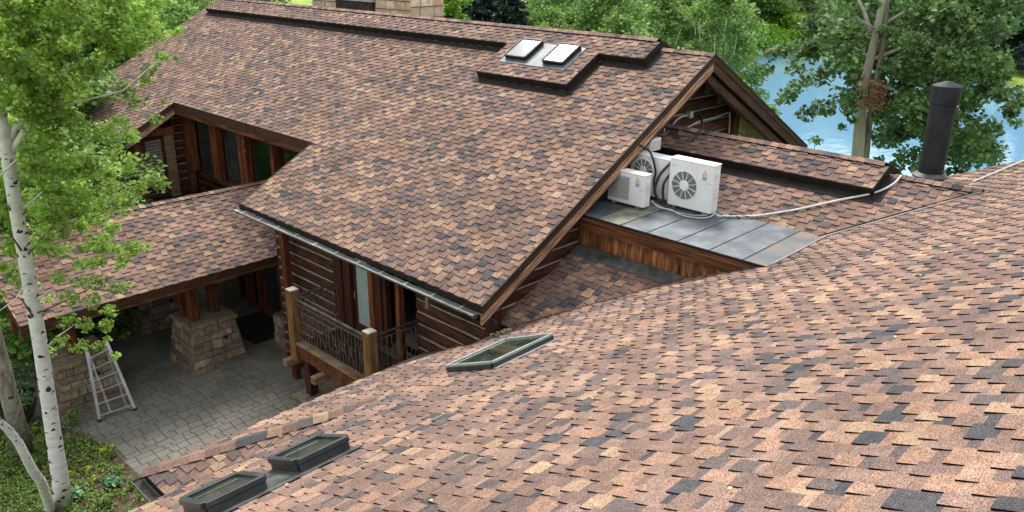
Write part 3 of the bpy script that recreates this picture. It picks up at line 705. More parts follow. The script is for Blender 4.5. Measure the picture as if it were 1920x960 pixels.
# balcony
B = H
def twig_panel(p, q, z0, z1, seed, name='railing_panel'):
    rg = random.Random(seed); p, q = V(*p), V(*q); Ln = np.linalg.norm(q-p); d = (q-p)/Ln; sd = V(-d[1], d[0], 0)
    rail = beam('railing', V(*p)+V(0, 0, z1), V(*q)+V(0, 0, z1), .06, .035, M_FLASH, B)
    beam('railing_bar', V(*p)+V(0, 0, z1-.12), V(*q)+V(0, 0, z1-.12), .025, .025, M_IRON, rail)
    beam('railing_bar', V(*p)+V(0, 0, z0+.1), V(*q)+V(0, 0, z0+.1), .025, .025, M_IRON, rail)
    n = int(Ln/.135)
    for i in range(n):
        u = (i+.5)*Ln/n; mb = MB(); pts = []
        for j in range(7):
            t = j/6; pts.append(p+d*(u+rg.uniform(-.025, .025)*(0 < j < 6))+sd*rg.uniform(-.012, .012)+V(0, 0, z0+.1+(z1-.12-z0-.1)*t))
        mb.tube(pts, .010, 5)
        for j in range(rg.randint(2, 4)):
            s0 = pts[rg.randint(1, 4)]; sg = rg.choice([-1, 1]); l = rg.uniform(.08, .16)
            e = s0+d*sg*l*.8+V(0, 0, l*1.3)+sd*rg.uniform(-.03, .03); mid = (s0+e)/2+d*sg*.02
            if e[2] < z1-.02: mb.tube([s0, mid, e], [.008, .007, .004], 4)
        mb.build('branch_baluster', M_IRON, rail)
XB = 9.7
for (yy, zt, zb) in ((17.1, 3.93, 1.95), (13.85, 3.88, 1.95)):
    post = box('balcony_post', (XB-.13, yy-.13, zb), (XB+.13, yy+.13, zt), M_HONEY, B, bevel=.02)
    MB().box((XB-.12, yy-.12, zt), (XB+.12, yy+.12, zt+.02)).build('post_top', M_BARKT, post)
twig_panel((XB, 16.97, 0), (XB, 13.98, 0), 2.52, 3.70, 1)
twig_panel((XB+.13, 17.1, 0), (11.1, 17.1, 0), 2.5, 3.72, 2)
twig_panel((XB+.13, 13.85, 0), (11.1, 13.85, 0), 2.5, 3.70, 3)
beam('balcony_fascia', (XB-.03, 16.97, 2.36), (XB-.03, 13.98, 2.36), .10, .20, M_POST, B, bevel=.01)
beam('balcony_curb', (XB+.0, 16.97, 2.485), (XB+.0, 13.98, 2.485), .22, .05, M_LOGG, B, bevel=.01)
beam('balcony_beam', (XB+.05, 17.2, 2.17), (XB+.05, 13.6, 2.17), .16, .24, M_POST, B)
for i in range(12):
    x0 = 9.83+i*.112
    box('deck_board', (x0, 13.85, 2.36), (x0+.105, 17.1, 2.40), M_SOFF, B)
for yy in (17.2, 15.9, 14.4):
    beam('joist_end', (9.35, yy, 1.92), (11.1, yy, 1.92), .2, .2, M_LOGG, B, bevel=.02)
    bz = MB()
    bz.tube([(10.0, yy-.02, 2.05), (10.5, yy-.02, 1.75), (10.95, yy-.02, 1.35)], [.09, .11, .10], 6); bz.build('corbel', M_POST, B)
box('support_post', (9.95, 17.05, .75), (10.2, 17.3, 1.85), M_DOOR, B, bevel=.02)
box('lower_window', (10.98, 15.2, .4), (11.02, 16.9, 2.0), M_GLASSW, B)
base = MB().prism([(9.6, 15.6, 0), (11.0, 15.6, 0), (11.0, 17.6, 0), (9.6, 17.6, 0)], [(9.72, 15.7, .62), (11.0, 15.7, .62), (11.0, 17.5, .62), (9.72, 17.5, .62)]).build('stone_base', M_MORT, B)
stone_face(base, (9.6, 17.6, 0), (9.6, 15.6, 0), (9.72, 15.7, .62), (9.72, 17.5, .62), 3, .4, M_STONES, 21)
stone_face(base, (11.0, 17.6, 0), (9.6, 17.6, 0), (9.72, 17.5, .62), (11.0, 17.5, .62), 3, .4, M_STONES, 22)
box('stone_cap', (9.66, 15.62, .63), (11.0, 17.56, .74), M_STONES[3], base, bevel=.02)

# window wall X = 13.6 and far log wall Y = 30.8
log_wall(H, 'y', 13.72, 20.3, 30.8, .3, 3.75, face=-1, course=.32, chink=False)
box('wall_backing', (13.9, 20.3, 0), (14.1, 30.8, 7), M_SOFF, H)
box('window_sill', (13.42, 20.4, 3.72), (13.8, 29.4, 3.86), M_LOG, H)
box('window_head', (13.5, 20.4, 6.25), (13.8, 30.7, 6.6), M_LOG, H)
for (y0_, y1_, m_, lbl) in ((28.75, 30.0, M_BLIND, 'window with a pale blind'), (26.75, 27.95, M_BLIND, 'window with a closed blind'), (24.6, 25.85, M_GLASSG, 'window showing green inside'), (22.3, 23.75, M_GLASSG, 'window showing bright green inside')):
    wn = box('window', (13.66, y0_, 3.86), (13.78, y1_, 6.3), M_DOOR, H); wn['label'] = lbl
    box('pane', (13.635, y0_+.12, 4.0), (13.7, y1_-.12, 6.2), m_ if m_ is not M_BLIND else M_GLASSW, wn)
for yy in (30.25, 28.4, 28.15, 26.35, 26.05, 24.15, 21.95): box('window_post', (13.4, yy-.11, 3.86), (13.66, yy+.11, 6.28), M_POST, H, bevel=.01)
for yy in (30.55, 27.3+1.1, 24.35): pass
log_wall(H, 'x', 30.8, 12.95, 13.6, 2.9, 6.4, face=-1, course=.30)
log_wall(H, 'x', 30.8, 11.35, 11.75, 2.0, 5.4, face=-1, course=.30, chink=False)
log_wall(H, 'x', 30.8, 11.35, 13.6, 1.0, 3.3, face=-1, course=.30)
log_wall(H, 'y', 11.2, 30.9, 37.2, 1.0, 5.5, face=-1, course=.30)
box('wall_backing', (11.35, 31.05, 0), (13.9, 31.3, 5.6), M_SOFF, H); box('wall_backing', (11.45, 31, 0), (11.6, 37.2, 5.4), M_SOFF, H)
MB().prism([(11.4, 30.9, 5.3), (13.7, 30.9, 5.3), (13.7, 31.0, 5.3), (11.4, 31.0, 5.3)], [(11.4, 30.9, 5.5), (13.7, 30.9, 6.8), (13.7, 31.0, 6.8), (11.4, 31.0, 5.5)]).build('gable_backing', M_LOG, H)
wn = box('window', (11.72, 30.6, 3.4), (12.55, 30.78, 5.35), M_DOOR, H); wn['label'] = 'small window with a pale slatted blind'
for i in range(14): box('blind_slat', (11.84, 30.56, 3.6+i*.115), (12.43, 30.6, 3.69+i*.115), M_BLIND, wn)
box('window_head', (11.5, 30.45, 5.36), (12.95, 30.75, 5.62), M_POST, H)
box('window_post', (12.56, 30.5, 2.9), (12.93, 30.8, 5.35), M_LOGG, H, bevel=.02); box('window_post', (11.3, 30.5, 2.5), (11.7, 30.85, 5.3), M_POST, H, bevel=.02)
box('corner_post', (13.4, 30.5, 2.9), (13.62, 30.8, 6.3), M_POST, H, bevel=.02)
# entrance under the porch: door wall facing the courtyard
en = box('entrance_wall', (12.75, 20.4, 0), (12.85, 27, 3.4), M_SOFF, H)
dr = box('entrance_door', (12.62, 22.9, .1), (12.7, 24.1, 2.5), M_POST, H)
box('door_glass', (12.6, 23.08, .4), (12.64, 23.92, 2.2), M_GLASSW, dr)
for yy in (22.75, 24.2, 25.0): box('door_jamb', (12.45, yy-.07, 0), (12.7, yy+.07, 3.2), M_POST, H, bevel=.01)
pl_ = box('stone_pillar', (11.6, 20.6, 0), (12.6, 21.7, 1.15), M_MORT, H)
stone_face(pl_, (11.6, 21.7, 0), (11.6, 20.6, 0), (11.6, 20.6, 1.15), (11.6, 21.7, 1.15), 4, .35, M_STONES, 31)
pw = box('stone_pillar', (12.1, 26.2, 0), (12.9, 27.6, 2.6), M_MORT, H)
stone_face(pw, (12.1, 27.6, 0), (12.1, 26.2, 0), (12.1, 26.2, 2.6), (12.1, 27.6, 2.6), 7, .4, M_STONES, 32)
stone_face(pw, (12.1, 26.2, 0), (12.9, 26.2, 0), (12.9, 26.2, 2.6), (12.1, 26.2, 2.6), 7, .4, M_STONES, 33)
box('bench', (12.0, 22.9, 0.0), (12.2, 23.1, 0.02), M_MAT, H) if False else None
tag(box('door_mat', (11.1, 22.2, .022), (12.55, 24.4, .05), M_MAT), 'dark doormat on the pavers before the porch door', 'doormat')

# stone chimney behind the ridge
CH = thing('stone_chimney', 'pale tan stone chimney rising behind the long roof ridge', 'chimney', (22, 30, 6))
cc_ = box('core', (21.6, 26.75, 5.5), (23.4, 33.8, 11.9), M_MORT, CH)
stone_face(CH, (21.6, 29.0, 7.6), (21.6, 26.7, 7.6), (21.6, 26.7, 11.9), (21.6, 29.0, 11.9), 12, .5, M_CHIM, 41, .05)
stone_face(CH, (21.6, 26.75, 7.6), (23.4, 26.75, 7.6), (23.4, 26.75, 11.9), (21.6, 26.75, 11.9), 12, .5, M_CHIM, 42, .05)
stone_face(CH, (21.6, 33.8, 7.6), (21.6, 31.9, 7.6), (21.6, 31.9, 11.9), (21.6, 33.8, 11.9), 12, .5, M_CHIM, 43, .05)
stone_face(CH, (21.6, 31.9, 10.1), (21.6, 29.0, 10.1), (21.6, 29.0, 11.9), (21.6, 31.9, 11.9), 4, .5, M_CHIM, 44, .05)
box('opening', (21.5, 29.1, 8.4), (21.62, 31.8, 9.98), M_KNOT, CH)
box('lintel', (21.42, 29.0, 9.9), (21.66, 32.0, 10.14), M_SKYT, CH)

# ================================================================== ANNEX
AO = (16.1, 8, 0)
A = thing('annex_wing', 'low shingled annex with lead flat roof between the gable and the foreground roof', 'house wing', AO)
PA = Plane(6.42-.46*16.12, .46, 0); PAE = Plane(6.42-.46*16.12+.92*18.35, -.46, 0); AZ = PA.z(18.35, 0)
polyA = [[(16.12, 6.47), (18.35, 4.24), (18.35, 12.03), (16.12, 12.03)]]
ra = deck('roof', PA, polyA, A, th=.12); shingles(PA, polyA, ra, AO, seed=21)
polyAE = [[(18.35, 4.24), (20.3, 6.19), (20.3, 12.03), (18.35, 12.03)]]
rae = deck('roof', PAE, polyAE, A, th=.12); shingles(PAE, polyAE, rae, AO, seed=22, vis=False, nmax=0)
caps((18.35, 4.25, AZ), (18.35, 6.1, AZ), (-.9, 0, -.41), (.9, 0, -.41), ra, seed=5, hw=.16)
AOFF = .2
polyAR = [[(17.58, 6.15), (18.35, 6.15), (18.35, 12.03), (17.58, 12.03)]]
rar = deck('raised_roof', PA, polyAR, A, th=AOFF-.03, m=M_DARKM, off=AOFF); shingles(PA, polyAR, rar, AO, seed=23, off=AOFF)
polyARE = [[(18.35, 6.15), (19.1, 6.15), (19.1, 12.03), (18.35, 12.03)]]
rare = deck('raised_roof', PAE, polyARE, A, th=AOFF-.03, m=M_DARKM, off=AOFF); shingles(PAE, polyARE, rare, AO, seed=24, off=AOFF, vis=False, nmax=0)
caps((18.35, 12.0, AZ+AOFF/.9), (18.35, 6.15, AZ+AOFF/.9), (-.9, 0, -.41), (.9, 0, -.41), rar, seed=6, hw=.16)
trim([(17.57, 12.03), (17.57, 6.14), (18.35, 6.14)], PA, 0, AOFF+.015, rar)
trim([(19.1, 6.14), (18.35, 6.14)], PAE, 0, AOFF+.015, rare)
trim([(17.44, 12.03), (17.44, 6.05), (18.3, 6.05)], PA, .004, .028, rar, th=.24)
# lead flat roof
LEZ = 6.43
q = [(13.72, 6.44), (16.2, 6.44), (16.2, 12.0), (13.72, 12.0)]
lead = MB().prism([(x, y, LEZ-.14) for x, y in q], [(x, y, LEZ-.03) for x, y in q]).build('flat_roof', M_FASC, A)
ys = [6.44, 7.0, 7.75, 8.5, 9.25, 9.95, 10.6, 11.28, 12.0]
for i in range(8):
    m_ = M_LEADO if i == 5 else (M_LEADR if i == 0 else M_LEAD)
    MB().prism([(13.68, ys[i]+.012, LEZ-.03), (16.16, ys[i]+.012, LEZ-.03), (16.16, ys[i+1]-.012, LEZ-.03), (13.68, ys[i+1]-.012, LEZ-.03)],
               [(13.68, ys[i]+.012, LEZ), (16.16, ys[i]+.012, LEZ+.01), (16.16, ys[i+1]-.012, LEZ+.01), (13.68, ys[i+1]-.012, LEZ)]).build('lead_sheet', m_, lead)
    MB().tube([(13.68, ys[i], LEZ+.004), (16.16, ys[i], LEZ+.012)], .014, 6).build('lead_seam', M_FLASH, lead)
rg = random.Random(4); mb = MB(); pts = []
for i in range(18):
    a_ = 2*math.pi*i/18; r = rg.uniform(.75, 1.1); pts.append((14.55+.75*r*math.cos(a_), 6.85+.22*r*math.sin(a_)))
pass
beam('drip_edge', (13.67, 6.4, LEZ-.02), (13.67, 11.28, LEZ-.02), .03, .05, M_DARKM, lead)
for (z0, z1, x0, x1, nm) in ((LEZ-.17, LEZ-.045, 13.69, 13.75, 'fascia_board'), (LEZ-.29, LEZ-.175, 13.73, 13.79, 'fascia_board'), (LEZ-.39, LEZ-.295, 13.77, 13.83, 'fascia_board')):
    box(nm, (x0, 6.0, z0), (x1, 11.28, z1), M_FASC, A)
# vertical boards under the fascia
yb = 7.0; rg = random.Random(8)
while yb < 11.28:
    wb = rg.uniform(.07, .12)
    box('wall_board', (13.86+rg.uniform(-.008, .008), yb, 5.2), (13.92, min(yb+wb-.008, 11.28), LEZ-.36), M_BOARD, A); yb += wb
box('wall_backing', (13.92, 6.6, 4.5), (14.0, 11.28, LEZ-.14), M_SOFF, A)
# lower lean-to roof
PL = Plane(4.49-.42*11.25, .42, 0)
polyL = [[(11.2, 10.87), (13.85, 8.25), (13.85, 11.28), (11.22, 11.28)]]
rl = deck('lower_roof', PL, polyL, A, th=.12); shingles(PL, polyL, rl, AO, seed=25)
q = [(13.56, 8.54), (13.87, 8.23), (13.87, 11.28), (13.56, 11.28)]
MB().prism([PL.p(a, b, .01) for a, b in q], [PL.p(a, b, .032) for a, b in q]).build('flashing', M_FLASH, rl)
beam('flashing_upstand', PL.p(13.85, 8.25, .03), PL.p(13.85, 11.28, .03), .02, .06, M_FLASH, rl)
# valley flashings
# ================================================================== FOREGROUND HOUSE
FO = (5, 2, 0)
F = thing('foreground_roof_wing', 'broad sunlit shingle roof wing filling the foreground with three dark skylights', 'house wing', FO)
PP = Plane(9.318, 0, -.4452)
polyP = [[(-6, -4), (22.7, -4), (22.7, 4.24), (-6, 4.24)],
         [(-6, 4.24), (18.35, 4.24), (16.12, 6.47), (-6, 6.47)], [(18.35, 4.24), (22.7, 4.24), (22.7, 6.15), (20.25, 6.15)],
         [(-6, 6.47), (13.85, 6.47), (13.85, 8.25), (12.28, 9.8), (-6, 9.8)],
         [(7.0, 9.8), (12.28, 9.8), (11.2, 10.87), (5.52, 10.87)], [(5.52, 10.87), (10.9, 10.87), (10.0, 11.3), (9.9, 12.05), (3.86, 12.05)]]
rp = deck('roof', PP, polyP, F, th=.12); shingles(PP, polyP, rp, FO, seed=31)
# hip face beyond the near eave
HIPA, HIPB = V(7.0, 9.8, PP.z(7, 9.8)), V(3.84, 12.05, PP.z(3.84, 12.05))
gq = (HIPA[2]-HIPB[2])/(7.0-3.84)
PQ = Plane(HIPA[2]-gq*7.0, gq, 0)
polyQ = [[(7.0, 9.8), (3.84, 12.05), (3.84, 8.6), (7.0, 8.6)]]
rq = deck('hip_roof', PQ, [[(6.9, 9.75), (3.84, 12.05), (3.84, 8.6), (6.9, 8.6)]], F, th=.12); shingles(PQ, [[(3.84, 12.03), (3.84, 9.0), (6.5, 9.0), (6.9, 9.84)]], rq, FO, seed=33)
caps(HIPB, HIPA, (-.5, -.75, -.25), (.45, .8, -.3), rp, seed=9, E=.26, hw=.17, lift=.03)
gutter(F, (3.74, 12.1, HIPB[2]-.10), (3.74, 9.0, HIPB[2]-.10), r=.09)
beam('fascia', (3.87, 12.0, HIPB[2]-.1), (3.87, 9.9, HIPB[2]-.1), .03, .16, M_DARKM, F)
beam('fascia', (3.86, 12.06, PP.z(0, 12.05)-.08), (9.9, 12.06, PP.z(0, 12.05)-.08), .03, .16, M_DARKM, F)
beam('fascia', (-6, 9.81, PP.z(0, 9.8)-.09), (6.95, 9.81, PP.z(0, 9.8)-.09), .03, .17, M_DARKM, F)
box('house_wall', (4.6, 9.0, 0), (9.6, 11.5, HIPB[2]-.2), M_LOG, F); box('house_wall', (-5, -3, 0), (13.5, 9.2, 4.6), M_LOG, F)
box('house_wall', (13.5, -3, 0), (22.2, 4.0, 6.6), M_LOG, F)
# valley flashings
def strip(a, b, w_, m, parent, name='valley_flashing', th=.02, pl=None):
    return beam(name, a, b, w_, th, m, parent, up=(pl.n if pl else (0, 0, 1)))
strip(PP.p(16.02, 6.50, .022), PP.p(18.25, 4.27, .022), .13, M_VAL, F, pl=PP)
MB().tube([PP.p(16.04, 6.60, .045), PP.p(18.3, 4.34, .045)], .016, 6).build('valley_edge', M_KNOT, F)
strip(PP.p(13.8, 8.22, .022), PP.p(11.2, 10.82, .022), .10, M_CHINK if False else M_COPPER, F, pl=PP)
strip(PP.p(13.72, 6.40, .025), PP.p(16.15, 6.40, .025), .07, M_VAL, F, pl=PP)
# skylights in the foreground roof
def fsky(label, x0, x1, y0, y1, hgt, trimm, glass, fw=.09):
    return skylight(label, x0, x1, y0, y1, PP, .012, hgt, glass=glass, frame=M_SKYF, trimm=trimm, fw=fw, grp='skylights in the foreground roof')
fsky('dark skylight with a pale metal edge, furthest right, below the gable corner', 8.22, 9.74, 8.32, 9.52, .13, M_SKYT, M_SKYG, .045)
fsky('dark framed skylight in the foreground roof, upper one of the lower left pair', 4.28, 5.07, 7.75, 8.52, .19, M_SKYF, M_SKYG)
fsky('dark framed skylight at the bottom edge, lower one of the lower left pair', 3.08, 3.87, 7.75, 8.5, .19, M_SKYF, M_SKYG)
q = [(3.85, 7.77), (4.3, 7.77), (4.3, 8.5), (3.85, 8.5)]
MB().prism([PP.p(a, b, .02) for a, b in q], [PP.p(a, b, .034) for a, b in q]).build('skylight_flashing', M_FLASH, F)
q = [(3.0, 7.62), (5.15, 7.62), (5.15, 7.76), (3.0, 7.76)]
MB().prism([PP.p(a, b, .02) for a, b in q], [PP.p(a, b, .03) for a, b in q]).build('skylight_flashing', M_FLASH, F)
q = [(8.2, 8.22), (9.8, 8.22), (9.8, 8.33), (8.2, 8.33)]
MB().prism([PP.p(a, b, .02) for a, b in q], [PP.p(a, b, .028) for a, b in q]).build('skylight_flashing', M_VAL, F)
# seed debris by the corner post
cs = [PP.p(10.75+rg.uniform(-.15, .25), 10.75+rg.uniform(-.12, .12), .03) for i in range(14)]
v_, t_ = leaf_mesh('d', cs, [.05]*14, [10]*14, .03, LF_YEL, 5, flat=.3)
kind(mesh_quads('dry_seed_debris', v_, t_, [M_YEL]*4), 'stuff')

# ================================================================== PORCH
PO = (8, 22, 0)
PR = thing('covered_porch', 'low shingled porch roof on tapered stone piers over the courtyard', 'porch', PO)
PF = Plane(3.3-.433*21.0, 0, .433); PB = Plane(3.3-.433*21.0+.866*24.2, 0, -.433); PZ = PF.z(0, 24.2)
polyF = [[(4.5, 21.0), (13.55, 21.0), (13.55, 24.2), (4.5, 24.2)]]
rf = deck('roof', PF, polyF, PR, th=.14); shingles(PF, polyF, rf, PO, seed=41)
rb = deck('roof', PB, [[(4.5, 24.2), (13.55, 24.2), (13.55, 27.4), (4.5, 27.4)]], PR, th=.14)
shingles(PB, [[(4.5, 24.2), (13.55, 24.2), (13.55, 27.4), (4.5, 27.4)]], rb, PO, seed=42, vis=False, nmax=0)
caps((4.5, 24.2, PZ), (13.5, 24.2, PZ), (0, -.9, -.39), (0, .9, -.39), rf, seed=12, hw=.15, E=.2)
beam('fascia', (4.5, 21.02, 3.2), (13.5, 21.02, 3.2), .05, .2, M_RAKED, PR)
beam('fascia', (4.5, 21.1, 3.04), (13.5, 21.1, 3.04), .06, .14, M_FASC, PR)
beam('porch_beam', (4.55, 22.2, 2.95), (13.5, 22.2, 2.95), .3, .35, M_POST, PR)
beam('porch_beam', (4.55, 26.4, 2.95), (13.5, 26.4, 2.95), .3, .35, M_POST, PR)
for i, xx in enumerate(np.arange(4.6, 13.4, .9)):
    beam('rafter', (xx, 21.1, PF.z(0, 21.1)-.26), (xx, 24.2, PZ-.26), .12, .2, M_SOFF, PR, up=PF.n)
def pier(label, x0, x1, y0, y1, h, seed, cols):
    t_o = thing('stone_pier', label, 'stone pier', ((x0+x1)/2, (y0+y1)/2, 0), 'stone piers under the porch')
    i_ = .22; b_ = [(x0, y0, 0), (x1, y0, 0), (x1, y1, 0), (x0, y1, 0)]; tp = [(x0+i_, y0+i_*.8, h), (x1-i_, y0+i_*.8, h), (x1-i_, y1-i_*.8, h), (x0+i_, y1-i_*.8, h)]
    MB().prism(b_, tp).build('core', M_MORT, t_o)
    for k_ in range(4):
        if k_ == 2: continue
        stone_face(t_o, b_[k_], b_[(k_+1) % 4], tp[(k_+1) % 4], tp[k_], 6, .42, M_STONES, seed+k_, .05, .009)
    # coping slabs
    e = .10; cx0, cy0, cx1, cy1 = tp[0][0]-e, tp[0][1]-e, tp[2][0]+e, tp[2][1]+e
    xm, ym = (cx0+cx1)/2+.1, (cy0+cy1)/2
    for (a, b, c, d) in ((cx0, cy0, xm-.01, ym-.01), (xm, cy0, cx1, ym+.05), (cx0, ym, xm-.01, cy1), (xm, ym+.06, cx1, cy1)):
        box('coping_stone', (a, b, h+.002), (c, d, h+.11+random.uniform(0, .012)), M_STONES[0], t_o, bevel=.02)
    MB().tube([((x0+x1)/2+.25, y0+.03, .95), ((x0+x1)/2+.25, y0-.03, .94)], .05, 10).build('wall_light', M_DARKM, t_o)
    for (cx, cy, s) in cols:
        col = MB(); z0 = h+.112
        for zz0, zz1, ss in ((z0, 2.78, s),): col.box((cx-ss/2, cy-ss/2, zz0), (cx+ss/2, cy+ss/2, zz1))
        tag(col.build('porch_column', M_POST, None, bevel=.02), COLL.pop(0), 'column', 'timber columns on the stone piers')
COLL = ['thick reddish timber column at the front of the middle stone pier', 'dark timber column at the right rear of the middle stone pier', 'slim dark timber column at the left rear of the middle stone pier',
        'timber column on the leftmost stone pier behind the ladder', 'timber column on the rear stone pier under the porch']
pier('tapered stone pier in the middle of the courtyard side of the porch', 8.78, 10.5, 21.58, 23.2, 1.42, 51, ((9.25, 22.15, .27), (9.98, 22.35, .26), (9.2, 22.7, .2)))
pier('tapered stone pier at the left with the aluminium ladder leaning before it', 5.15, 6.95, 21.95, 23.6, 1.30, 61, ((6.0, 22.7, .27),))
pier('tapered stone pier in shade at the back of the porch', 8.8, 10.5, 25.4, 27.2, 1.42, 71, ((9.6, 26.3, .27),))
t_ = thing('garden_rock', 'small pale mottled rock lying by the stone pillar under the balcony', 'rock', (12.03, 22.0, 0))
import bmesh
def rock(name, c, r, m, parent, seed):
    bm = bmesh.new(); bmesh.ops.create_icosphere(bm, subdivisions=3, radius=1); rg = random.Random(seed)
    from mathutils import noise
    for v in bm.verts:
        n = noise.noise(v.co*1.7+Vector((seed, 0, 0)))*.35+noise.noise(v.co*4)*.12; v.co *= 1+n; v.co.x *= r[0]; v.co.y *= r[1]; v.co.z *= r[2]
    me = bpy.data.meshes.new(name); bm.to_mesh(me); bm.free(); me.materials.append(m); o = bpy.data.objects.new(name, me); C.objects.link(o); o.parent = parent; o.location = c
    for p in me.polygons: p.use_smooth = True
    return o
rock('stone', (0, 0, .12), (.28, .36, .16), mat('mottled_rock', (.06, .05, .04, 1), (.5, .46, .36, 1), scale=6, lo=.42, hi=.6, bump=.6), t_, 3)

for nm, pl_r, (xa, xb, ya, yb2), nn in (('porch', PF, (5, 13, 21.2, 24), 60), ('main', PM, (11, 18, 11.5, 28), 90), ('near', PP, (2, 17, 1.5, 9), 150), ('lean', PL, (11.8, 13.4, 9.6, 11.2), 30)):
    cs = [pl_r.p(rg.uniform(xa, xb), rg.uniform(ya, yb2), .035) for i in range(nn)]
    v_, t_ = leaf_mesh('g', cs, [.10]*nn, [1]*nn, .045, LF_BROWN, 91, flat=.05, up=3); kind(mesh_quads('leaf_litter', v_, t_, [M_YEL, LF_BROWN[0], LF_BROWN[2], M_YEL]), 'stuff')
# ================================================================== AC UNITS
def fan(parent, x, cy, cz, r, hubr, n=12):
    rg = MB(); ring = []
    seg = 32
    mb = MB(); mb.add([(x-.012, cy+r*1.06*math.cos(2*math.pi*i/seg), cz+r*1.06*math.sin(2*math.pi*i/seg)) for i in range(seg)]+[(x-.012, cy+r*math.cos(2*math.pi*i/seg), cz+r*math.sin(2*math.pi*i/seg)) for i in range(seg)]
           + [(x+.0, cy+r*1.06*math.cos(2*math.pi*i/seg), cz+r*1.06*math.sin(2*math.pi*i/seg)) for i in range(seg)], [(i, (i+1) % seg, seg+(i+1) % seg, seg+i) for i in range(seg)]+[(i, 2*seg+i, 2*seg+(i+1) % seg, (i+1) % seg) for i in range(seg)])
    mb.build('fan_ring', M_WHITE, parent)
    mb = MB(); mb.add([(x-.004, cy+r*math.cos(2*math.pi*i/seg), cz+r*math.sin(2*math.pi*i/seg)) for i in range(seg)], [tuple(range(seg))]); g = mb.build('fan_recess', M_GREYP, parent)
    for i in range(n):
        a_ = 2*math.pi*(i+.5)/n; c0, s0 = math.cos(a_), math.sin(a_)
        MB().tube([(x-.016, cy+hubr*c0, cz+hubr*s0), (x-.018, cy+r*.99*c0, cz+r*.99*s0)], .009, 5).build('guard_spoke', M_WHITE, g)
    for rr_ in np.linspace(hubr*1.25, r*.95, 7):
        MB().tube([(x-.012, cy+rr_*math.cos(2*math.pi*i/24), cz+rr_*math.sin(2*math.pi*i/24)) for i in range(25)], .0022, 3, cap=False).build('guard_ring', M_COIL, g)
    mb = MB(); mb.tube([(x-.0, cy, cz), (x-.022, cy, cz), (x-.03, cy, cz)], [hubr, hubr, hubr*.8], 24); mb.build('fan_hub', M_WHITE, parent)
def ac(label, x0, y0, y1, z0, z1, d, fanc=None, louvre=None, logo=True, grp='white air conditioning units on the lead roof'):
    t_o = thing('air_conditioner', label, 'air conditioner', (x0+d/2, (y0+y1)/2, LEZ+.01), grp)
    body = MB().box((x0, y0, z0), (x0+d, y1, z1-.03)).build('casing', M_WHITE, t_o, bevel=.018)
    MB().box((x0-.012, y0-.012, z1-.029), (x0+d+.012, y1+.012, z1)).build('lid', M_WHITE, t_o, bevel=.012)
    for yy in (y0+.15, y1-.2): box('foot', (x0+.03, yy, LEZ+.008), (x0+d+.03, yy+.08, z0-.001), M_GREYP, t_o)
    ysp = y0+(y1-y0)*.36
    box('panel_seam', (x0-.0025, ysp-.003, z0+.03), (x0+.002, ysp+.003, z1-.05), M_WHITED, t_o)
    if fanc: fan(t_o, x0-.001, fanc[0], fanc[1], fanc[2], fanc[2]*.37)
    if louvre:
        ya, yb_, za, zb_ = louvre; pn = box('louvre_panel', (x0-.004, ya, za), (x0+.004, yb_, zb_), M_COIL, t_o)
        n = 15
        for i in range(n):
            zz = za+(zb_-za)*(i+.5)/n
            MB().box((x0-.022, ya, zz-.008), (x0-.004, yb_, zz+.006)).build('louvre', M_WHITED, pn)
    if logo:
        yc = y0+(y1-y0)*.19; zc = z0+(z1-z0)*.80; s = .036
        mb = MB()
        for (dy, dz) in ((0, s*1.0), (-s*.9, -s*.55), (s*.9, -s*.55)):
            c = [(x0-.004, yc+dy, zc+dz+s*.9), (x0-.004, yc+dy+s*.8, zc+dz), (x0-.004, yc+dy, zc+dz-s*.9), (x0-.004, yc+dy-s*.8, zc+dz)]
            mb.prism(c, [(x0+.001, b, c_) for a, b, c_ in c])
        mb.build('diamond_logo', M_RED, t_o)
        lb = box('energy_label', (x0-.004, yc-.05, zc-.15), (x0+.001, yc+.05, zc-.065), M_BLUE, t_o)
        for i in range(3): box('label_stripe', (x0-.006, yc-.04, zc-.135+i*.025), (x0-.002, yc+.035-.01*i, zc-.128+i*.025), M_LBLW, lb)
        box('name_plate', (x0-.004, y0+.04, zc-.215), (x0+.001, y0+.14, zc-.205), M_COIL, t_o)
        box('name_plate', (x0-.004, y1-.2, z1-.17), (x0+.001, y1-.06, z1-.16), M_COIL, t_o)
    mb = MB()
    for i in range(6): mb.box((x0+.06, y0-.006, z0+.32+i*.05), (x0+d-.06, y0+.001, z0+.335+i*.05))
    mb.build('side_vent', M_WHITED, t_o)
    hd = MB().box((x0+.08, y0-.03, z1-.26), (x0+d-.1, y0, z1-.16)).build('side_handle', M_WHITE, t_o, bevel=.01)
    return t_o
ac('large white air conditioner with round fan, in front and furthest right on the lead roof', 15.56, 8.88, 10.03, 6.50, 7.62, .30, fanc=(9.60, 7.03, .325))
ac('small white air conditioner with louvred front half hidden by the gable edge', 14.86, 10.20, 11.24, 6.50, 7.27, .26, louvre=(10.62, 11.2, 6.6, 7.15))
ac('white air conditioner with fan at the back against the gable wall', 15.72, 10.14, 11.24, 6.52, 7.5, .36, fanc=(10.86, 7.12, .27), logo=False)
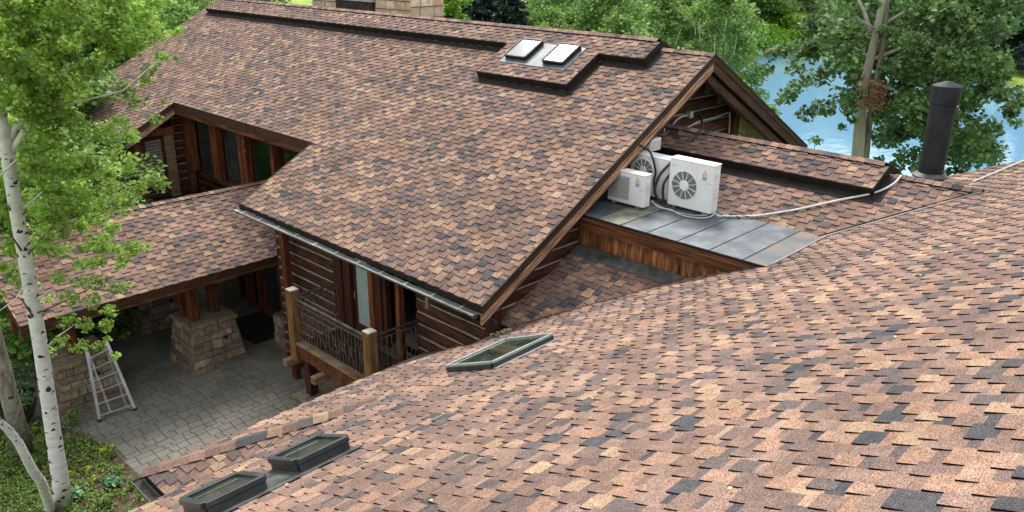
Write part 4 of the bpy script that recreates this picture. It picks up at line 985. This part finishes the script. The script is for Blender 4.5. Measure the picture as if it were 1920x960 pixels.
# pipes and cables
def wallp(p):
    p = V(*p)
    if p[1] > 11.05 and p[2] > 6.6: p = CAM+(p-CAM)*((p[1]+.72)/p[1])
    return p
def cable(label, pts, r, m, cat='cable', name='cable', grp=None, sub=6):
    P = [wallp(p) for p in pts]; out = []
    for i in range(len(P)-1):
        p0, p1, p2, p3 = P[max(i-1, 0)], P[i], P[i+1], P[min(i+2, len(P)-1)]
        for j in range(sub):
            t = j/sub; out.append(.5*((2*p1)+(-p0+p2)*t+(2*p0-5*p1+4*p2-p3)*t*t+(-p0+3*p1-3*p2+p3)*t**3))
    out.append(P[-1]); o = MB().tube(out, r, 7).build(name, m, None, smooth=True)
    return tag(o, label, cat, grp)
cable('thick black insulated pipe dropping from the gable wall over the annex ridge', [(18.2, 11.22, 8.05), (18.5, 11.15, 8.0), (18.45, 11.0, 7.75), (17.9, 10.9, 7.45), (17.5, 10.6, 7.1), (17.2, 10.2, 6.95), (16.6, 9.9, 6.8), (16.1, 10.0, 6.6)], .032, M_BLACK, 'pipe', 'insulated_pipe')
cable('black pipe hanging over the rear air conditioner lid', [(15.5, 11.25, 7.9), (15.55, 10.9, 7.75), (15.6, 10.62, 7.62), (15.62, 10.45, 7.2), (15.66, 10.5, 6.9), (15.5, 10.3, 6.62)], .026, M_BLACK, 'pipe', 'insulated_pipe')
cable('coil of black insulated pipe beside the large air conditioner', [(15.9, 10.12, 7.45), (15.66, 10.12, 7.4), (15.45, 10.22, 7.15), (15.36, 10.25, 6.8), (15.42, 10.1, 6.55), (15.6, 10.05, 6.52)], .034, M_BLACK, 'pipe', 'insulated_pipe')
cable('inner loop of black pipe close to the left side of the large air conditioner', [(15.85, 10.06, 7.3), (15.62, 10.05, 7.18), (15.5, 10.12, 6.95), (15.5, 10.08, 6.6), (15.7, 10.03, 6.5)], .03, M_BLACK, 'pipe', 'insulated_pipe')
cable('cream cable looping on the lead roof in front of the large air conditioner', [(15.25, 10.25, 6.6), (15.2, 10.0, 6.5), (15.35, 9.75, 6.46), (15.22, 9.5, 6.455), (15.2, 9.2, 6.455), (15.35, 8.9, 6.46), (15.55, 8.78, 6.52), (15.6, 8.78, 6.62)], .013, M_CABLE)
cable('second cream cable lying on the lead roof before the large air conditioner', [(15.3, 10.3, 6.55), (15.32, 9.9, 6.46), (15.3, 9.6, 6.455), (15.36, 9.2, 6.455), (15.5, 8.9, 6.5)], .010, M_CABLE)
cable('long pale conduit curving over the annex shingles to its ridge', [(15.62, 8.75, 6.49), (15.9, 8.5, 6.47), (16.17, 8.15, 6.50), PA.p(16.3, 7.95, .05), PA.p(16.71, 7.33, .05), PA.p(17.2, 6.72, .05), PA.p(17.62, 6.16, .055), PA.p(17.98, 5.92, .05), PA.p(18.3, 5.86, .07)], .024, M_COND, 'conduit', 'conduit')
cable('straight pale conduit running up the foreground roof behind the flue', [PP.p(20.06, 4.87, .05), PP.p(20.9, 4.7, .05), PP.p(22.3, 4.4, .05)], .02, M_COND, 'conduit', 'conduit')
cable('black tangled cable ends beside the foot of the large air conditioner', [(15.62, 8.8, 6.6), (15.7, 8.66, 6.52), (15.8, 8.7, 6.47), (15.72, 8.5, 6.475), (15.95, 8.35, 6.47), (15.9, 8.6, 6.50), (16.1, 8.2, 6.49)], .012, M_BLACK)
cable('grey conduit bent along the gable wall under the apex', [(16.9, 11.2, 7.48), (17.6, 11.19, 7.62), (18.4, 11.19, 7.84), (19.4, 11.19, 7.86), (20.0, 11.19, 7.9), (20.14, 11.19, 7.82), (20.2, 11.19, 7.3)], .022, M_COND, 'conduit', 'conduit')
cable('thin grey conduit looping from the junction box on the gable', [(18.0, 11.18, 8.1), (17.6, 11.18, 8.08), (17.3, 11.18, 7.9), (17.25, 11.18, 7.6), (16.95, 11.18, 7.3), (16.9, 11.18, 6.9)], .018, M_COND, 'conduit', 'conduit')
jb = wallp((18.07, 11.16, 8.11)); tag(box('junction_box', jb-V(.08, .05, .09), jb+V(.08, .08, .09), M_SKYT), 'small grey junction box on the gable wall', 'junction box')
dsc = thing('disconnect_box', 'white electrical box partly hidden behind the rake above the air conditioners', 'electrical box', (16.4, 11.2, 7.5))
box('case', (16.3, 11.1, 7.42), (16.75, 11.24, 7.72), M_WHITE, dsc, bevel=.01); box('cover', (16.34, 11.085, 7.46), (16.71, 11.1, 7.68), M_WHITED, dsc)
for xx in (16.55, 16.68): cable('thin grey conduit standing against the gable wall behind the units' if xx > 16.6 else 'dark grey conduit next to the electrical box on the gable', [(xx+.3, 11.19, 7.9), (xx+.3, 11.19, 7.3), (xx+.3, 11.19, 6.6)], .016, M_COND if xx > 16.6 else M_FLASH, 'conduit', 'conduit')

# ================================================================== FLUE
fz = PAE.z(19.3, 0); fx, fy = 19.15, 5.55
FL = thing('flue_pipe', 'tall black metal flue pipe with cap standing behind the annex ridge', 'flue', (fx, fy, fz))
top = atY(1768, 158, 5.55)
ax = V(.10, -.06, 1.0)*0+V(0, 0, 1)
b0 = V(fx, fy, fz-.15)
MB().tube([b0, b0+V(0, 0, .49)], [.30, .30], 28).build('copper_collar', M_COPPER, FL, smooth=False)
MB().tube([b0+V(0, 0, .50), b0+V(0, 0, .54), b0+V(0, 0, .61)], [.36, .37, .28], 28).build('storm_collar', M_FLASH, FL)
MB().tube([b0+V(0, 0, .44), b0+V(0, 0, 2.3)], [.262, .262], 32).build('pipe', M_FLUE, FL, smooth=False)
MB().tube([b0+V(0, 0, 2.13), b0+V(0, 0, 2.15), b0+V(0, 0, 2.50), b0+V(0, 0, 2.52), b0+V(0, 0, 2.61)], [.285, .30, .30, .29, .05], 32).build('cap', M_FLUE, FL)

# ================================================================== LADDER
LD = thing('ladder', 'aluminium folding ladder leaning by the left stone pier', 'ladder', (6.3, 21.1, .02))
fl_, fr_ = atZ(187, 789, .03), atZ(253, 768, .03)
tl_, tr_ = atY(161, 652, 21.75), atY(196, 632, 21.75)
rl_, rr_2 = atZ(208, 783, .03), atZ(238, 772, .03)
rl_ = fl_+(rl_-fl_)*1.0+V(.1, .28, 0); rr_2 = fr_+V(-.1, .32, 0)
for nm, a, b, w_ in (('rail', fl_, tl_, .075), ('rail', fr_, tr_, .075), ('rear_leg', rl_, tl_*.92+fl_*.08+V(.05, .08, 0), .05), ('rear_leg', rr_2, tr_*.92+fr_*.08+V(-.05, .08, 0), .05)):
    beam(nm, a, b, w_, .045, M_ALU, LD, up=(0, 1, 0))
for i in range(6):
    t = .07+i*.155; a, b = fl_*(1-t)+tl_*t, fr_*(1-t)+tr_*t
    beam('rung', a, b, .085, .035, M_ALU, LD, up=(0, .3, 1))
for i in range(0):
    t = .3+i*.25; a, b = rl_*(1-t)+tl_*t, rr_2*(1-t)+tr_*t; beam('rear_rung', a+V(0, .05*(1-t), 0), b+V(0, .05*(1-t), 0), .03, .03, M_ALU, LD, up=(0, 0, 1))
for p in (fl_, fr_): MB().box(p-V(.05, .05, .03), p+V(.05, .05, .05)).build('rubber_foot', M_BLACK, LD)
for (p, q_) in ((fl_*.96+tl_*.04, fl_*.93+fr_*.07), (fr_*.96+tr_*.04, fr_*.93+fl_*.07)):
    pass
beam('brace', fl_*.99+tl_*.01, (fl_*.93+tl_*.07)*.8+(fr_*.93+tr_*.07)*.2, .02, .02, M_ALU, LD); beam('brace', fr_*.99+tr_*.01, (fr_*.93+tr_*.07)*.8+(fl_*.93+tl_*.07)*.2, .02, .02, M_ALU, LD)

# flower pot
fp = atZ(38, 790, .02); FP = thing('flower_pot', 'large dark round pot overflowing with purple and white flowers at the far left', 'flower pot', fp)
MB().tube([fp, fp+V(0, 0, .15), fp+V(0, 0, .55), fp+V(0, 0, .75), fp+V(0, 0, .8)], [.25, .36, .5, .46, .5], 24).build('pot', M_POT, FP, smooth=True)
cs = [fp+V(random.uniform(-.6, .6), random.uniform(-.6, .6), random.uniform(.75, 1.5)) for i in range(34)]
v_, t_ = leaf_mesh('f', cs, [.22]*34, [60]*34, .075, LF_COT, 3); mesh_quads('foliage', v_, t_, LF_COT, FP)
v_, t_ = leaf_mesh('f', cs, [.24]*34, [9]*34, .06, LF_FLW, 4); mesh_quads('blossom', v_, t_, LF_FLW, FP)

# ================================================================== TREES
def knots(parent, pts, rad, n, seed, m=M_KNOT):
    """dark aspen scars: thin curved patches hugging the trunk, facing all round"""
    rg = random.Random(seed); pts = [V(*p) for p in pts]
    for i in range(n):
        t = rg.random()*(len(pts)-1.001); k_ = int(t); f_ = t-k_; c = pts[k_]*(1-f_)+pts[k_+1]*f_; r = (rad[k_]*(1-f_)+rad[k_+1]*f_)*1.012
        a0 = rg.random()*2*math.pi; wd = rg.uniform(.25, .9); h = rg.choice([.008, .012, .012, .02, .03, .05])*(1.4 if rg.random() < .2 else 1); mb = MB(); seg = 6; vs = []
        for j in range(seg+1):
            a = a0+wd*(j/seg-.5); hh = h*math.sin(math.pi*(j+.15)/(seg+.3)); dz = .025*math.sin(math.pi*j/seg)
            vs += [c+V(r*math.cos(a), r*math.sin(a), -hh+dz), c+V(r*math.cos(a), r*math.sin(a), hh+dz)]
        mb.add(vs, [(2*j, 2*j+2, 2*j+3, 2*j+1) for j in range(seg)]); mb.build('bark_scar', m, parent)
# near left aspen
AS = thing('aspen_tree', 'tall white trunked aspen at the left with black bark scars and lime leaves', 'tree', (3.92, 17.94, 0))
tb = V(3.9, 17.95, 0)
tp = [tb+V(0, 0, -.05), atY(114, 905, 17.85), atY(98, 800, 17.8), atY(76, 650, 17.7), atY(50, 500, 17.6), atY(28, 380, 17.5), atY(9, 260, 17.4), atY(-6, 190, 17.3), atY(-20, 60, 17.2), atY(-30, -80, 17.1)]
tr = [.22, .178, .158, .146, .135, .128, .12, .10, .08, .05]
MB().tube(tp, tr, 14).build('trunk', M_BARK, AS, smooth=True)
knots(AS, tp[:7], tr[:7], 190, 3)
# base: dark rough bark patch
def branch(parent, pts, r0, r1, m, name='branch', n=7):
    P = [V(*p) for p in pts]; MB().tube(P, list(np.linspace(r0, r1, len(P))), n).build(name, m, parent, smooth=True)
lim = [[atY(22, 285, 17.4), atY(60, 225, 17.0), atY(100, 190, 16.8), atY(125, 120, 16.6), atY(150, 85, 16.5), atY(175, 45, 16.4)],
       [atY(14, 270, 17.4), atY(30, 235, 17.3), atY(52, 214, 17.2)],
       [atY(5, 230, 17.3), atY(10, 130, 17.6), atY(28, 60, 17.8), atY(48, -10, 18)],
       [atY(-20, 170, 17.3), atY(12, 130, 17), atY(40, 108, 16.9), atY(58, 100, 16.8)]]
for i, l in enumerate(lim): branch(AS, l, .075 if i != 3 else .03, .025, M_BARK)
tw = [((60, 570, 17.6), (100, 540, 17.2), (150, 515, 16.9)), ((62, 590, 17.6), (110, 570, 17.2), (170, 540, 17), (215, 548, 16.8)), ((78, 660, 17.7), (110, 630, 17.4), (145, 605, 17.2)),
      ((50, 480, 17.5), (85, 440, 17.1), (130, 400, 16.8), (190, 380, 16.5)), ((35, 400, 17.5), (90, 350, 17), (140, 310, 16.6), (165, 260, 16.3)), ((120, 320, 16.8), (150, 290, 16.5), (210, 290, 16.2)),
      ((80, 210, 16.9), (150, 190, 16.3), (230, 170, 16), (300, 110, 15.7)), ((60, 420, 17.2), (140, 400, 16.5), (230, 385, 16), (290, 345, 15.7)), ((0, 330, 17.2), (30, 300, 17), (55, 300, 17)),
      ((40, 470, 17.4), (20, 440, 17.2), (0, 430, 17)), ((55, 520, 17.5), (30, 560, 17), (-10, 590, 16.8)), ((66, 600, 17.6), (40, 560, 17.3), (0, 545, 17.1))]
for i, l in enumerate(tw): branch(AS, [atY(*p) for p in l], .022, .006, M_TWIG if i % 2 else M_BARK, n=5)
clumps = []                                            # px, py, depth Y, radius px, leaves
rg = random.Random(17)
def band(x0, x1, y0, y1, n, r, lv, Y0=15.5, Y1=18.5, f_=None):
    for i in range(n):
        x, y = rg.uniform(x0, x1), rg.uniform(y0, y1)
        if f_ and not f_(x, y): continue
        clumps.append((x, y, rg.uniform(Y0, Y1), r*rg.uniform(.6, 1.3), lv))
above = lambda x, y: y < 205-.78*(x-110)                 # left of the far roof edge
band(-60, 300, -60, 240, 230, 26, 165, f_=above)
band(-60, 150, 200, 400, 66, 20, 110)
band(20, 210, 300, 430, 40, 18, 90)
band(-20, 60, 400, 560, 16, 16, 50)
band(70, 250, 425, 500, 22, 14, 50)
band(0, 120, 400, 500, 16, 14, 50)
for (x, y, r, n) in [(270, 150, 16, 60), (300, 105, 15, 50), (325, 62, 10, 30), (340, 55, 8, 20), (285, 130, 15, 50), (255, 190, 18, 70), (225, 230, 20, 90), (235, 170, 16, 60), (290, 225, 14, 40), (245, 255, 16, 60), (200, 250, 20, 90),
                     (150, 260, 24, 110), (170, 320, 22, 110), (215, 285, 18, 70), (290, 335, 20, 110), (305, 348, 14, 60), (262, 350, 20, 100), (235, 372, 20, 100), (205, 350, 18, 80), (245, 300, 16, 60), (240, 315, 12, 40),
                     (190, 395, 22, 100), (150, 375, 22, 110), (110, 410, 22, 100), (235, 400, 14, 40), (255, 460, 14, 40), (275, 465, 10, 25), (215, 470, 16, 50), (170, 455, 20, 70), (120, 470, 20, 70), (200, 425, 16, 50),
                     (185, 528, 18, 80), (220, 540, 16, 70), (240, 535, 10, 30), (150, 530, 16, 70), (110, 520, 14, 50), (130, 560, 16, 80), (175, 565, 18, 90), (205, 585, 14, 60), (200, 610, 14, 60), (160, 610, 16, 80), (125, 600, 16, 70),
                     (115, 640, 15, 60), (150, 650, 15, 60), (185, 650, 12, 40), (215, 668, 10, 30), (95, 660, 12, 40), (200, 640, 10, 30), (60, 460, 18, 60), (20, 500, 14, 30), (15, 440, 16, 40), (90, 560, 12, 30), (0, 610, 12, 30), (330, 110, 7, 14), (310, 190, 7, 14)]:
    clumps.append((x, y, 16.2 if y < 420 else 17.0, r*1.05, n))
def tx(y): return float(np.interp(y, [60, 190, 260, 380, 500, 650, 800, 905], [-20, -6, 9, 28, 50, 76, 98, 114]))
clumps = [(x, y, (Y if abs(x-tx(y)) > 34 or y < 215 else 18.6+rg.random()*1.2), r, n) for x, y, Y, r, n in clumps]
cs = [atY(x, y, Y) for x, y, Y, r, n in clumps]; rs = [r*np.linalg.norm(c-CAM)/FPX for c, (x, y, Y, r, n) in zip(cs, clumps)]
v_, t_ = leaf_mesh('crown', cs, rs, [c[4]*1.05 for c in clumps], .092, LF_NEAR, 21, flat=.8, up=.5)
mesh_quads('crown', v_, t_, LF_NEAR, AS)
# two more stems at the left edge
S2 = thing('aspen_tree', 'grey leaning trunk with a split bark wound at the left edge', 'tree', atZ(48, 850, 0))
p0 = atZ(48, 852, 0); pts = [p0-V(0, 0, .05), p0+(atY(22, 760, 19.6)-p0), atY(2, 680, 19.4), atY(-30, 560, 19.2), atY(-60, 400, 19)]
MB().tube(pts, [.22, .19, .17, .16, .12], 12).build('trunk', M_BARKG, S2, smooth=True); knots(S2, pts[:3], [.22, .19, .17], 12, 5)
cs = [atY(rg.uniform(-150, -20), rg.uniform(200, 420), 19.2) for i in range(14)]; v_, t_ = leaf_mesh('c', cs, [.5]*14, [150]*14, .1, LF_NEAR, 23); mesh_quads('crown', v_, t_, LF_NEAR, S2)
p0 = atZ(96, 958, 0); S3 = thing('aspen_tree', 'thin white curving trunk crossing in front at the lower left', 'tree', p0)
pts = [p0-V(0, 0, .3), p0, atY(78, 905, 16.6), atY(60, 880, 16.4), atY(35, 830, 16.2), atY(15, 805, 16.1), atY(-8, 785, 16.0), atY(-60, 700, 15.8), atY(-110, 560, 15.6)]
MB().tube(pts, [.11, .105, .095, .09, .08, .075, .07, .06, .04], 10).build('trunk', M_BARK, S3, smooth=True); knots(S3, pts[1:7], [.105, .095, .09, .08, .075, .07], 60, 6)
cs = [atY(rg.uniform(-220, -60), rg.uniform(300, 560), 15.6) for i in range(12)]; v_, t_ = leaf_mesh('c', cs, [.45]*12, [120]*12, .1, LF_NEAR, 24); mesh_quads('crown', v_, t_, LF_NEAR, S3)

# right cottonwood
CW = thing('cottonwood_tree', 'big dark green tree with pale trunk between the annex roof and the lake', 'tree', (29.05, 10.87, hz(29., 10.9)))
D = 31.0
tp = [V(29.05, 10.87, -1.2), atD(1606, 320, D), atD(1612, 240, D), atD(1618, 170, D), atD(1632, 110, D), atD(1646, 50, D), atD(1660, -20, D), atD(1680, -120, D)]
MB().tube(tp, [.27, .225, .20, .165, .135, .12, .11, .08], 14).build('trunk', M_BARKT, CW, smooth=True)
tp2 = [V(29.35, 10.6, -1.2), atD(1620, 320, D+.2), atD(1628, 240, D+.2), atD(1640, 170, D+.1), atD(1655, 90, D), atD(1662, 20, D), atD(1668, -60, D)]
MB().tube(tp2, [.16, .14, .12, .10, .085, .08, .06], 10).build('trunk', M_BARKG, CW, smooth=True)
for l, r in (([(1632, 60), (1620, 20), (1600, -20)], .09), ([(1628, 105), (1600, 90), (1545, 95), (1480, 90), (1440, 92)], .07), ([(1640, 110), (1690, 90), (1750, 60)], .07), ([(1618, 180), (1580, 165), (1560, 160)], .05), ([(1625, 150), (1680, 170), (1740, 200)], .06), ([(1650, 50), (1700, 20), (1780, 0)], .06), ([(1650, 60), (1600, 30), (1560, 10)], .06)):
    branch(CW, [atD(x, y, D+rg.uniform(-.3, .3)) for x, y in l], r, r*.35, M_BARKT)
cl = []
def cwb(x0, x1, y0, y1, n, r, lv, f_=None):
    for i in range(n):
        x, y = rg.uniform(x0, x1), rg.uniform(y0, y1)
        if f_ and not f_(x, y): continue
        cl.append((x, y, D+(rg.uniform(.8, 4) if abs(x-1637) < 42 else rg.uniform(-3, 3)), r*rg.uniform(.6, 1.3), lv))
cwb(1500, 1960, -80, 95, 100, 28, 190, lambda x, y: not (x > 1840 and y > 55))
cwb(1560, 1880, 90, 200, 62, 27, 210)
cwb(1650, 1860, 190, 300, 44, 25, 200, lambda x, y: not (1700 < x < 1730 and y > 250))
cwb(1860, 1925, 170, 215, 6, 16, 60)
cwb(1560, 1700, 280, 312, 0, 16, 60)
for (x, y, r, n) in [(1480, 180, 20, 110), (1510, 215, 18, 90), (1540, 200, 20, 100), (1465, 190, 12, 40), (1490, 165, 18, 90), (1520, 150, 22, 120), (1550, 140, 24, 130), (1490, 125, 22, 120), (1450, 100, 20, 90), (1440, 130, 14, 50), (1470, 95, 18, 80), (1500, 90, 22, 110), (1530, 100, 24, 120), (1555, 210, 14, 60), (1600, 225, 10, 40), (1660, 215, 24, 140), (1670, 260, 24, 150), (1700, 290, 22, 130), (1680, 310, 16, 80), (1650, 300, 10, 40), (1720, 315, 16, 80), (1790, 295, 22, 120), (1820, 280, 18, 90), (1840, 250, 18, 90), (1800, 320, 14, 60), (1775, 322, 10, 40), (1870, 245, 14, 50), (1880, 315, 12, 50), (1860, 305, 8, 30), (1590, 205, 14, 50), (1575, 120, 22, 110), (1600, 70, 24, 130), (1560, 60, 26, 140), (1520, 50, 24, 110), (1545, 20, 26, 120), (1520, 0, 22, 90), (1890, 205, 14, 50), (1900, 230, 12, 40), (1598, 150, 14, 70), (1612, 128, 10, 40), (1660, 60, 16, 80), (1590, 40, 20, 90), (1640, 10, 16, 70), (1665, 120, 16, 80), (1580, 240, 8, 30)]:
    cl.append((x, y, D+(-1.0 if 1585 < x < 1667 and n in (70, 40, 80, 90, 30) and y < 200 else rg.uniform(-1.2, 1.2)), r, n))
cs = [atD(x, y, d) for x, y, d, r, n in cl]; rs = [r*np.linalg.norm(c-CAM)/FPX for c, (x, y, d, r, n) in zip(cs, cl)]
v_, t_ = leaf_mesh('crown', cs, rs, [c[4]*.8 for c in cl], .19, LF_COT, 31, flat=.8, up=.4)
mesh_quads('crown', v_, t_, LF_COT, CW)
cs = [atD(1635+rg.uniform(-25, 25), 175+rg.uniform(-30, 30), D-1.4) for i in range(22)]; v_, t_ = leaf_mesh('dead', cs, [.28]*22, [24]*22, .10, LF_BROWN, 32); mesh_quads('dead_leaves', v_, t_, LF_BROWN, CW)
for i in range(9):
    a_ = atD(1612, 185, D-.4); e_ = atD(1635+rg.uniform(-30, 30), 175+rg.uniform(-35, 35), D-1.4); branch(CW, curve_pts(a_, e_, 4, .1, i), .02, .006, M_TWIG, n=4)

# background trees: prototypes, then copies with their own labels
def make_tree(name, label, loc, h, cr, mats, bark, seed, ncl=60, lv=260, ls=.28, trunk_r=.14, white=False, conifer=False, cat='tree', grp=None, crown_base=.25, open_front=False):
    rg_ = np.random.default_rng(seed); loc = V(*loc); t_o = thing(name, label, cat, loc, grp)
    lean = rg_.normal(size=2)*.03*h; tp_ = [loc+V(lean[0]*t*t, lean[1]*t*t, h*t*.93-.2*(t == 0)) for t in np.linspace(0, 1, 7)]
    MB().tube(tp_, list(np.linspace(trunk_r, trunk_r*.25, 7)), 8).build('trunk', bark, t_o, smooth=True)
    cs, rs = [], []
    if conifer:
        for i in range(ncl):
            t = .06+.94*(i/ncl); R0 = cr*(1-t)**.85+.12; a = rg_.random()*2*math.pi; r = R0*rg_.uniform(.35, .9)
            cs.append(loc+V(r*math.cos(a), r*math.sin(a), h*t)); rs.append(max(.22, R0*.42))
    else:
        for i in range(ncl):
            t = crown_base+(1.02-crown_base)*rg_.random(); R0 = cr*math.sqrt(max(.05, math.sin(math.pi*min(1, (t-crown_base)/(1-crown_base)*.86+.12)))); a = rg_.random()*2*math.pi; r = R0*rg_.uniform(.25, 1.0)
            cs.append(loc+V(r*math.cos(a)+lean[0]*t*t, r*math.sin(a)+lean[1]*t*t, h*t)); rs.append(cr*rg_.uniform(.18, .38))
        if open_front:
            tc_ = V(*CAM[:2])-loc[:2]; tc_ /= np.linalg.norm(tc_); keep = [i for i, c in enumerate(cs) if c[2]-loc[2] > .72*h or not ((c[:2]-loc[:2])@tc_ > -.2 and abs(np.cross(tc_, c[:2]-loc[:2])) < .85)]
            cs = [cs[i] for i in keep]; rs = [rs[i] for i in keep]
        mb = MB()
        for c in cs[:14]:
            k_ = max(1, min(5, int((c[2]-loc[2])/h*6)-1)); mb.tube(curve_pts(tp_[k_], c, 4, .06, int(c[0]*100) % 999), list(np.linspace(trunk_r*.35, trunk_r*.08, 5)), 5)
        mb.build('limbs', bark, t_o)
    v_, t_ = leaf_mesh('c', cs, rs, [lv]*len(cs), ls, mats, seed+1, flat=.45 if conifer else .75, up=.3)
    mesh_quads('crown', v_, t_, mats, t_o)
    return t_o
def copy_tree(src, loc, rz, s, label):
    r = src.copy(); C.objects.link(r); r.location = loc; r.rotation_euler = (0, 0, rz); r.scale = (s[0], s[0], s[1]); r['label'] = label
    for ch in list(src.children):
        c = ch.copy(); C.objects.link(c); c.parent = r
    return r
def gl(px_, d, x_off=0):                                 # ground position on the bearing of a pixel column
    r = ray(px_, 60); u = V(r[0], r[1])/math.hypot(r[0], r[1]); x, y = u*d; return (x, y, float(hz(x, y))-.1)
G1 = 'aspens and trees beyond the house'
asp = make_tree('aspen_tree', 'white stemmed aspen just right of the gable apex', gl(1345, 52), 12.5, 3.0, LF_MID, M_BARK, 101, 80, 190, .22, .15, grp=G1, crown_base=.1, open_front=True)
decid = make_tree('leafy_tree', 'round green tree rising behind the roof ridge above the skylights', gl(1150, 62), 12.0, 4.6, LF_MID, M_BARKG, 102, 90, 300, .26, .2, grp=G1, crown_base=.05)
lime = make_tree('lime_green_tree', 'bright lime green tree beside the stone chimney', gl(815, 52), 11.0, 2.6, LF_LIME, M_BARKG, 103, 60, 300, .22, .13, grp=G1, crown_base=.05)
conif = make_tree('spruce_tree', 'dark blue green spruce behind the ridge right of the lime tree', gl(905, 66), 13.5, 3.2, LF_CON, M_BARKG, 104, 170, 170, .26, .18, conifer=True, grp=G1)
big = make_tree('leafy_tree', 'large green tree on the far lake shore seen left of the cottonwood', gl(1395, 135), 17, 7.5, LF_MID, M_BARKG, 105, 90, 330, .5, .3, grp=G1, crown_base=.03)
for (src, px_, d, s, lb) in [
    (asp, 1385, 60, (1.0, .95), 'slender white stemmed aspen between the gable apex and the pond'),
    (asp, 1300, 58, (1.05, 1.0), 'white stemmed aspen behind the ridge end above the gable apex'),
    (asp, 1230, 54, (1.1, .95), 'leafy aspen behind the ridge between skylight box and gable apex'),
    (asp, 1180, 50, (1.0, .85), 'lower leafy aspen just behind the ridge right of the skylights'),
    (decid, 1060, 70, (1.0, 1.0), 'green tree behind the ridge directly above the skylight pair'),
    (decid, 1270, 74, (1.1, 1.1), 'broad green tree further behind the ridge near the gable apex'),
    (decid, 1010, 60, (.75, .8), 'smaller green tree between the spruces and the skylights'),
    (conif, 955, 60, (1.0, .95), 'dark spruce behind the ridge left of the skylight pair'),
    (conif, 1005, 78, (1.1, 1.1), 'taller dark spruce further back above the skylights'),
    (conif, 870, 74, (1.1, 1.1), 'dark spruce half hidden by the lime green tree'),
    (conif, 1885, 118, (1.6, 1.2), 'dark spruce on the meadow at the right edge of the photo'),
    (conif, 1990, 112, (1.3, 1.0), 'dark spruce cut off by the right edge of the photo'),
    (decid, 700, 80, (1.3, 1.2), 'green tree hidden behind the stone chimney'),
    (decid, 330, 64, (1.2, 1.0), 'green tree behind the far left end of the main roof'),
    (decid, 260, 56, (1.1, 1.0), 'green tree left of the far roof corner'),
    (decid, 170, 48, (1.1, 1.0), 'broad green tree behind the near aspen at upper left'),
    (decid, 60, 44, (1.1, 1.0), 'broad green tree at the upper left corner behind the aspen'),
    (decid, 470, 90, (1.5, 1.3), 'distant green tree behind the ridge at upper left'),
    (decid, -30, 36, (1.0, .8), 'green tree at the left edge beyond the porch'),
    (decid, 15, 31, (.7, .55), 'low green tree filling the gap left of the porch roof end'),
    (decid, -60, 27, (.7, .6), 'green tree cut off by the left edge beside the porch'),
    (big, 1200, 140, (1.0, 1.0), 'large distant tree on the shore above the gable apex'),
    (big, 1290, 128, (.9, .8), 'distant tree on the shore between two aspens'),
    (big, 1640, 142, (.9, .8), 'distant tree on the far shore behind the cottonwood trunk'),
    (big, 1500, 165, (1.1, 1.0), 'distant tree behind the meadow left of the cottonwood'),
    (big, 1100, 150, (1.1, 1.0), 'large distant tree behind the spruces'),
    (big, 1790, 150, (1.0, .9), 'distant tree behind the cottonwood crown at the right'),
    (big, 900, 150, (1.1, 1.0), 'large distant tree behind the lime green tree'),
    (big, 1730, 180, (1.2, 1.1), 'farthest tree at the right behind the meadow'),
    (big, 1580, 190, (1.2, 1.1), 'farthest tree behind the far shore meadow')]:
    copy_tree(src, gl(px_, d), rg.random()*6.28, s, lb)
wcs = []; wr = []
for i in range(150):
    px_ = -100+i*15; d = rg.uniform(195, 260); x, y, z = gl(px_, d)
    for j in range(4): wcs.append((x+rg.uniform(-3, 3), y+rg.uniform(-3, 3), z+1+j*4.5+rg.uniform(-1, 1))); wr.append(rg.uniform(3, 4.6))
v_, t_ = leaf_mesh('w', wcs, wr, [80]*len(wcs), 1.3, LF_MID, 61, flat=.9); kind(mesh_quads('distant_forest', v_, t_, LF_MID), 'stuff')
# bushes along the far shore and near water edge
def bush(label, px_, py_, z, d, r, n, mats, seed, ls=.2, grp='bushes by the pond'):
    p = atD(px_, py_, d); h0 = float(hz(p[0], p[1])); t_o = thing('bush', label, 'bush', (p[0], p[1], h0), grp)
    rg_ = random.Random(seed); cs = [V(p[0]+rg_.uniform(-r, r), p[1]+rg_.uniform(-r, r), h0+rg_.uniform(.1, 1)*(max(p[2]-h0, .6))) for i in range(16)]
    v_, t_ = leaf_mesh('b', cs, [r*.45]*16, [n//16]*16, ls, mats, seed); mesh_quads('foliage', v_, t_, mats, t_o)
    mb = MB()
    for c in cs[:6]: mb.tube([(p[0], p[1], h0-.1), (V(p[0], p[1], h0)+c)/2, c], [.03, .02, .01], 5)
    mb.build('stem', M_TWIG, t_o)
bush('small green bush at the water edge beside the lower right end of the gable rake', 1535, 272, 0, 27, .55, 900, LF_COT, 71, .12)
bush('green bush between the cottonwood and the foreground roof at the right', 1880, 318, 0, 30, .7, 900, LF_COT, 72, .12)
bush('light green bush touching the right gable rake by the water', 1425, 165, 0, 40, 1.0, 1600, LF_MID, 73, .18)
bush('rounded green bush under the white aspen stems behind the rake', 1400, 150, 0, 44, 1.4, 2400, LF_MID, 74, .2)
for i, (px_, d, r, lb) in enumerate([(1420, 128, 4, 'yellow green willow bush at the left of the far shore'), (1480, 135, 4, 'yellow green bush on the far shore beside the willow'), (1560, 132, 3.5, 'dull green bush on the far shore in the middle'), (1700, 122, 4, 'green bush on the far shore behind the trunk'), (1840, 112, 4, 'bright bush on the meadow shore at the right')]):
    x, y, z = gl(px_, d); p = V(x, y, z); px2, py2, _ = project(p+V(0, 0, 2.5)); bush(lb, float(px2), float(py2), 0, d, r, 3000, LF_LIME if i in (0, 1, 4) else LF_MID, 80+i, .45)
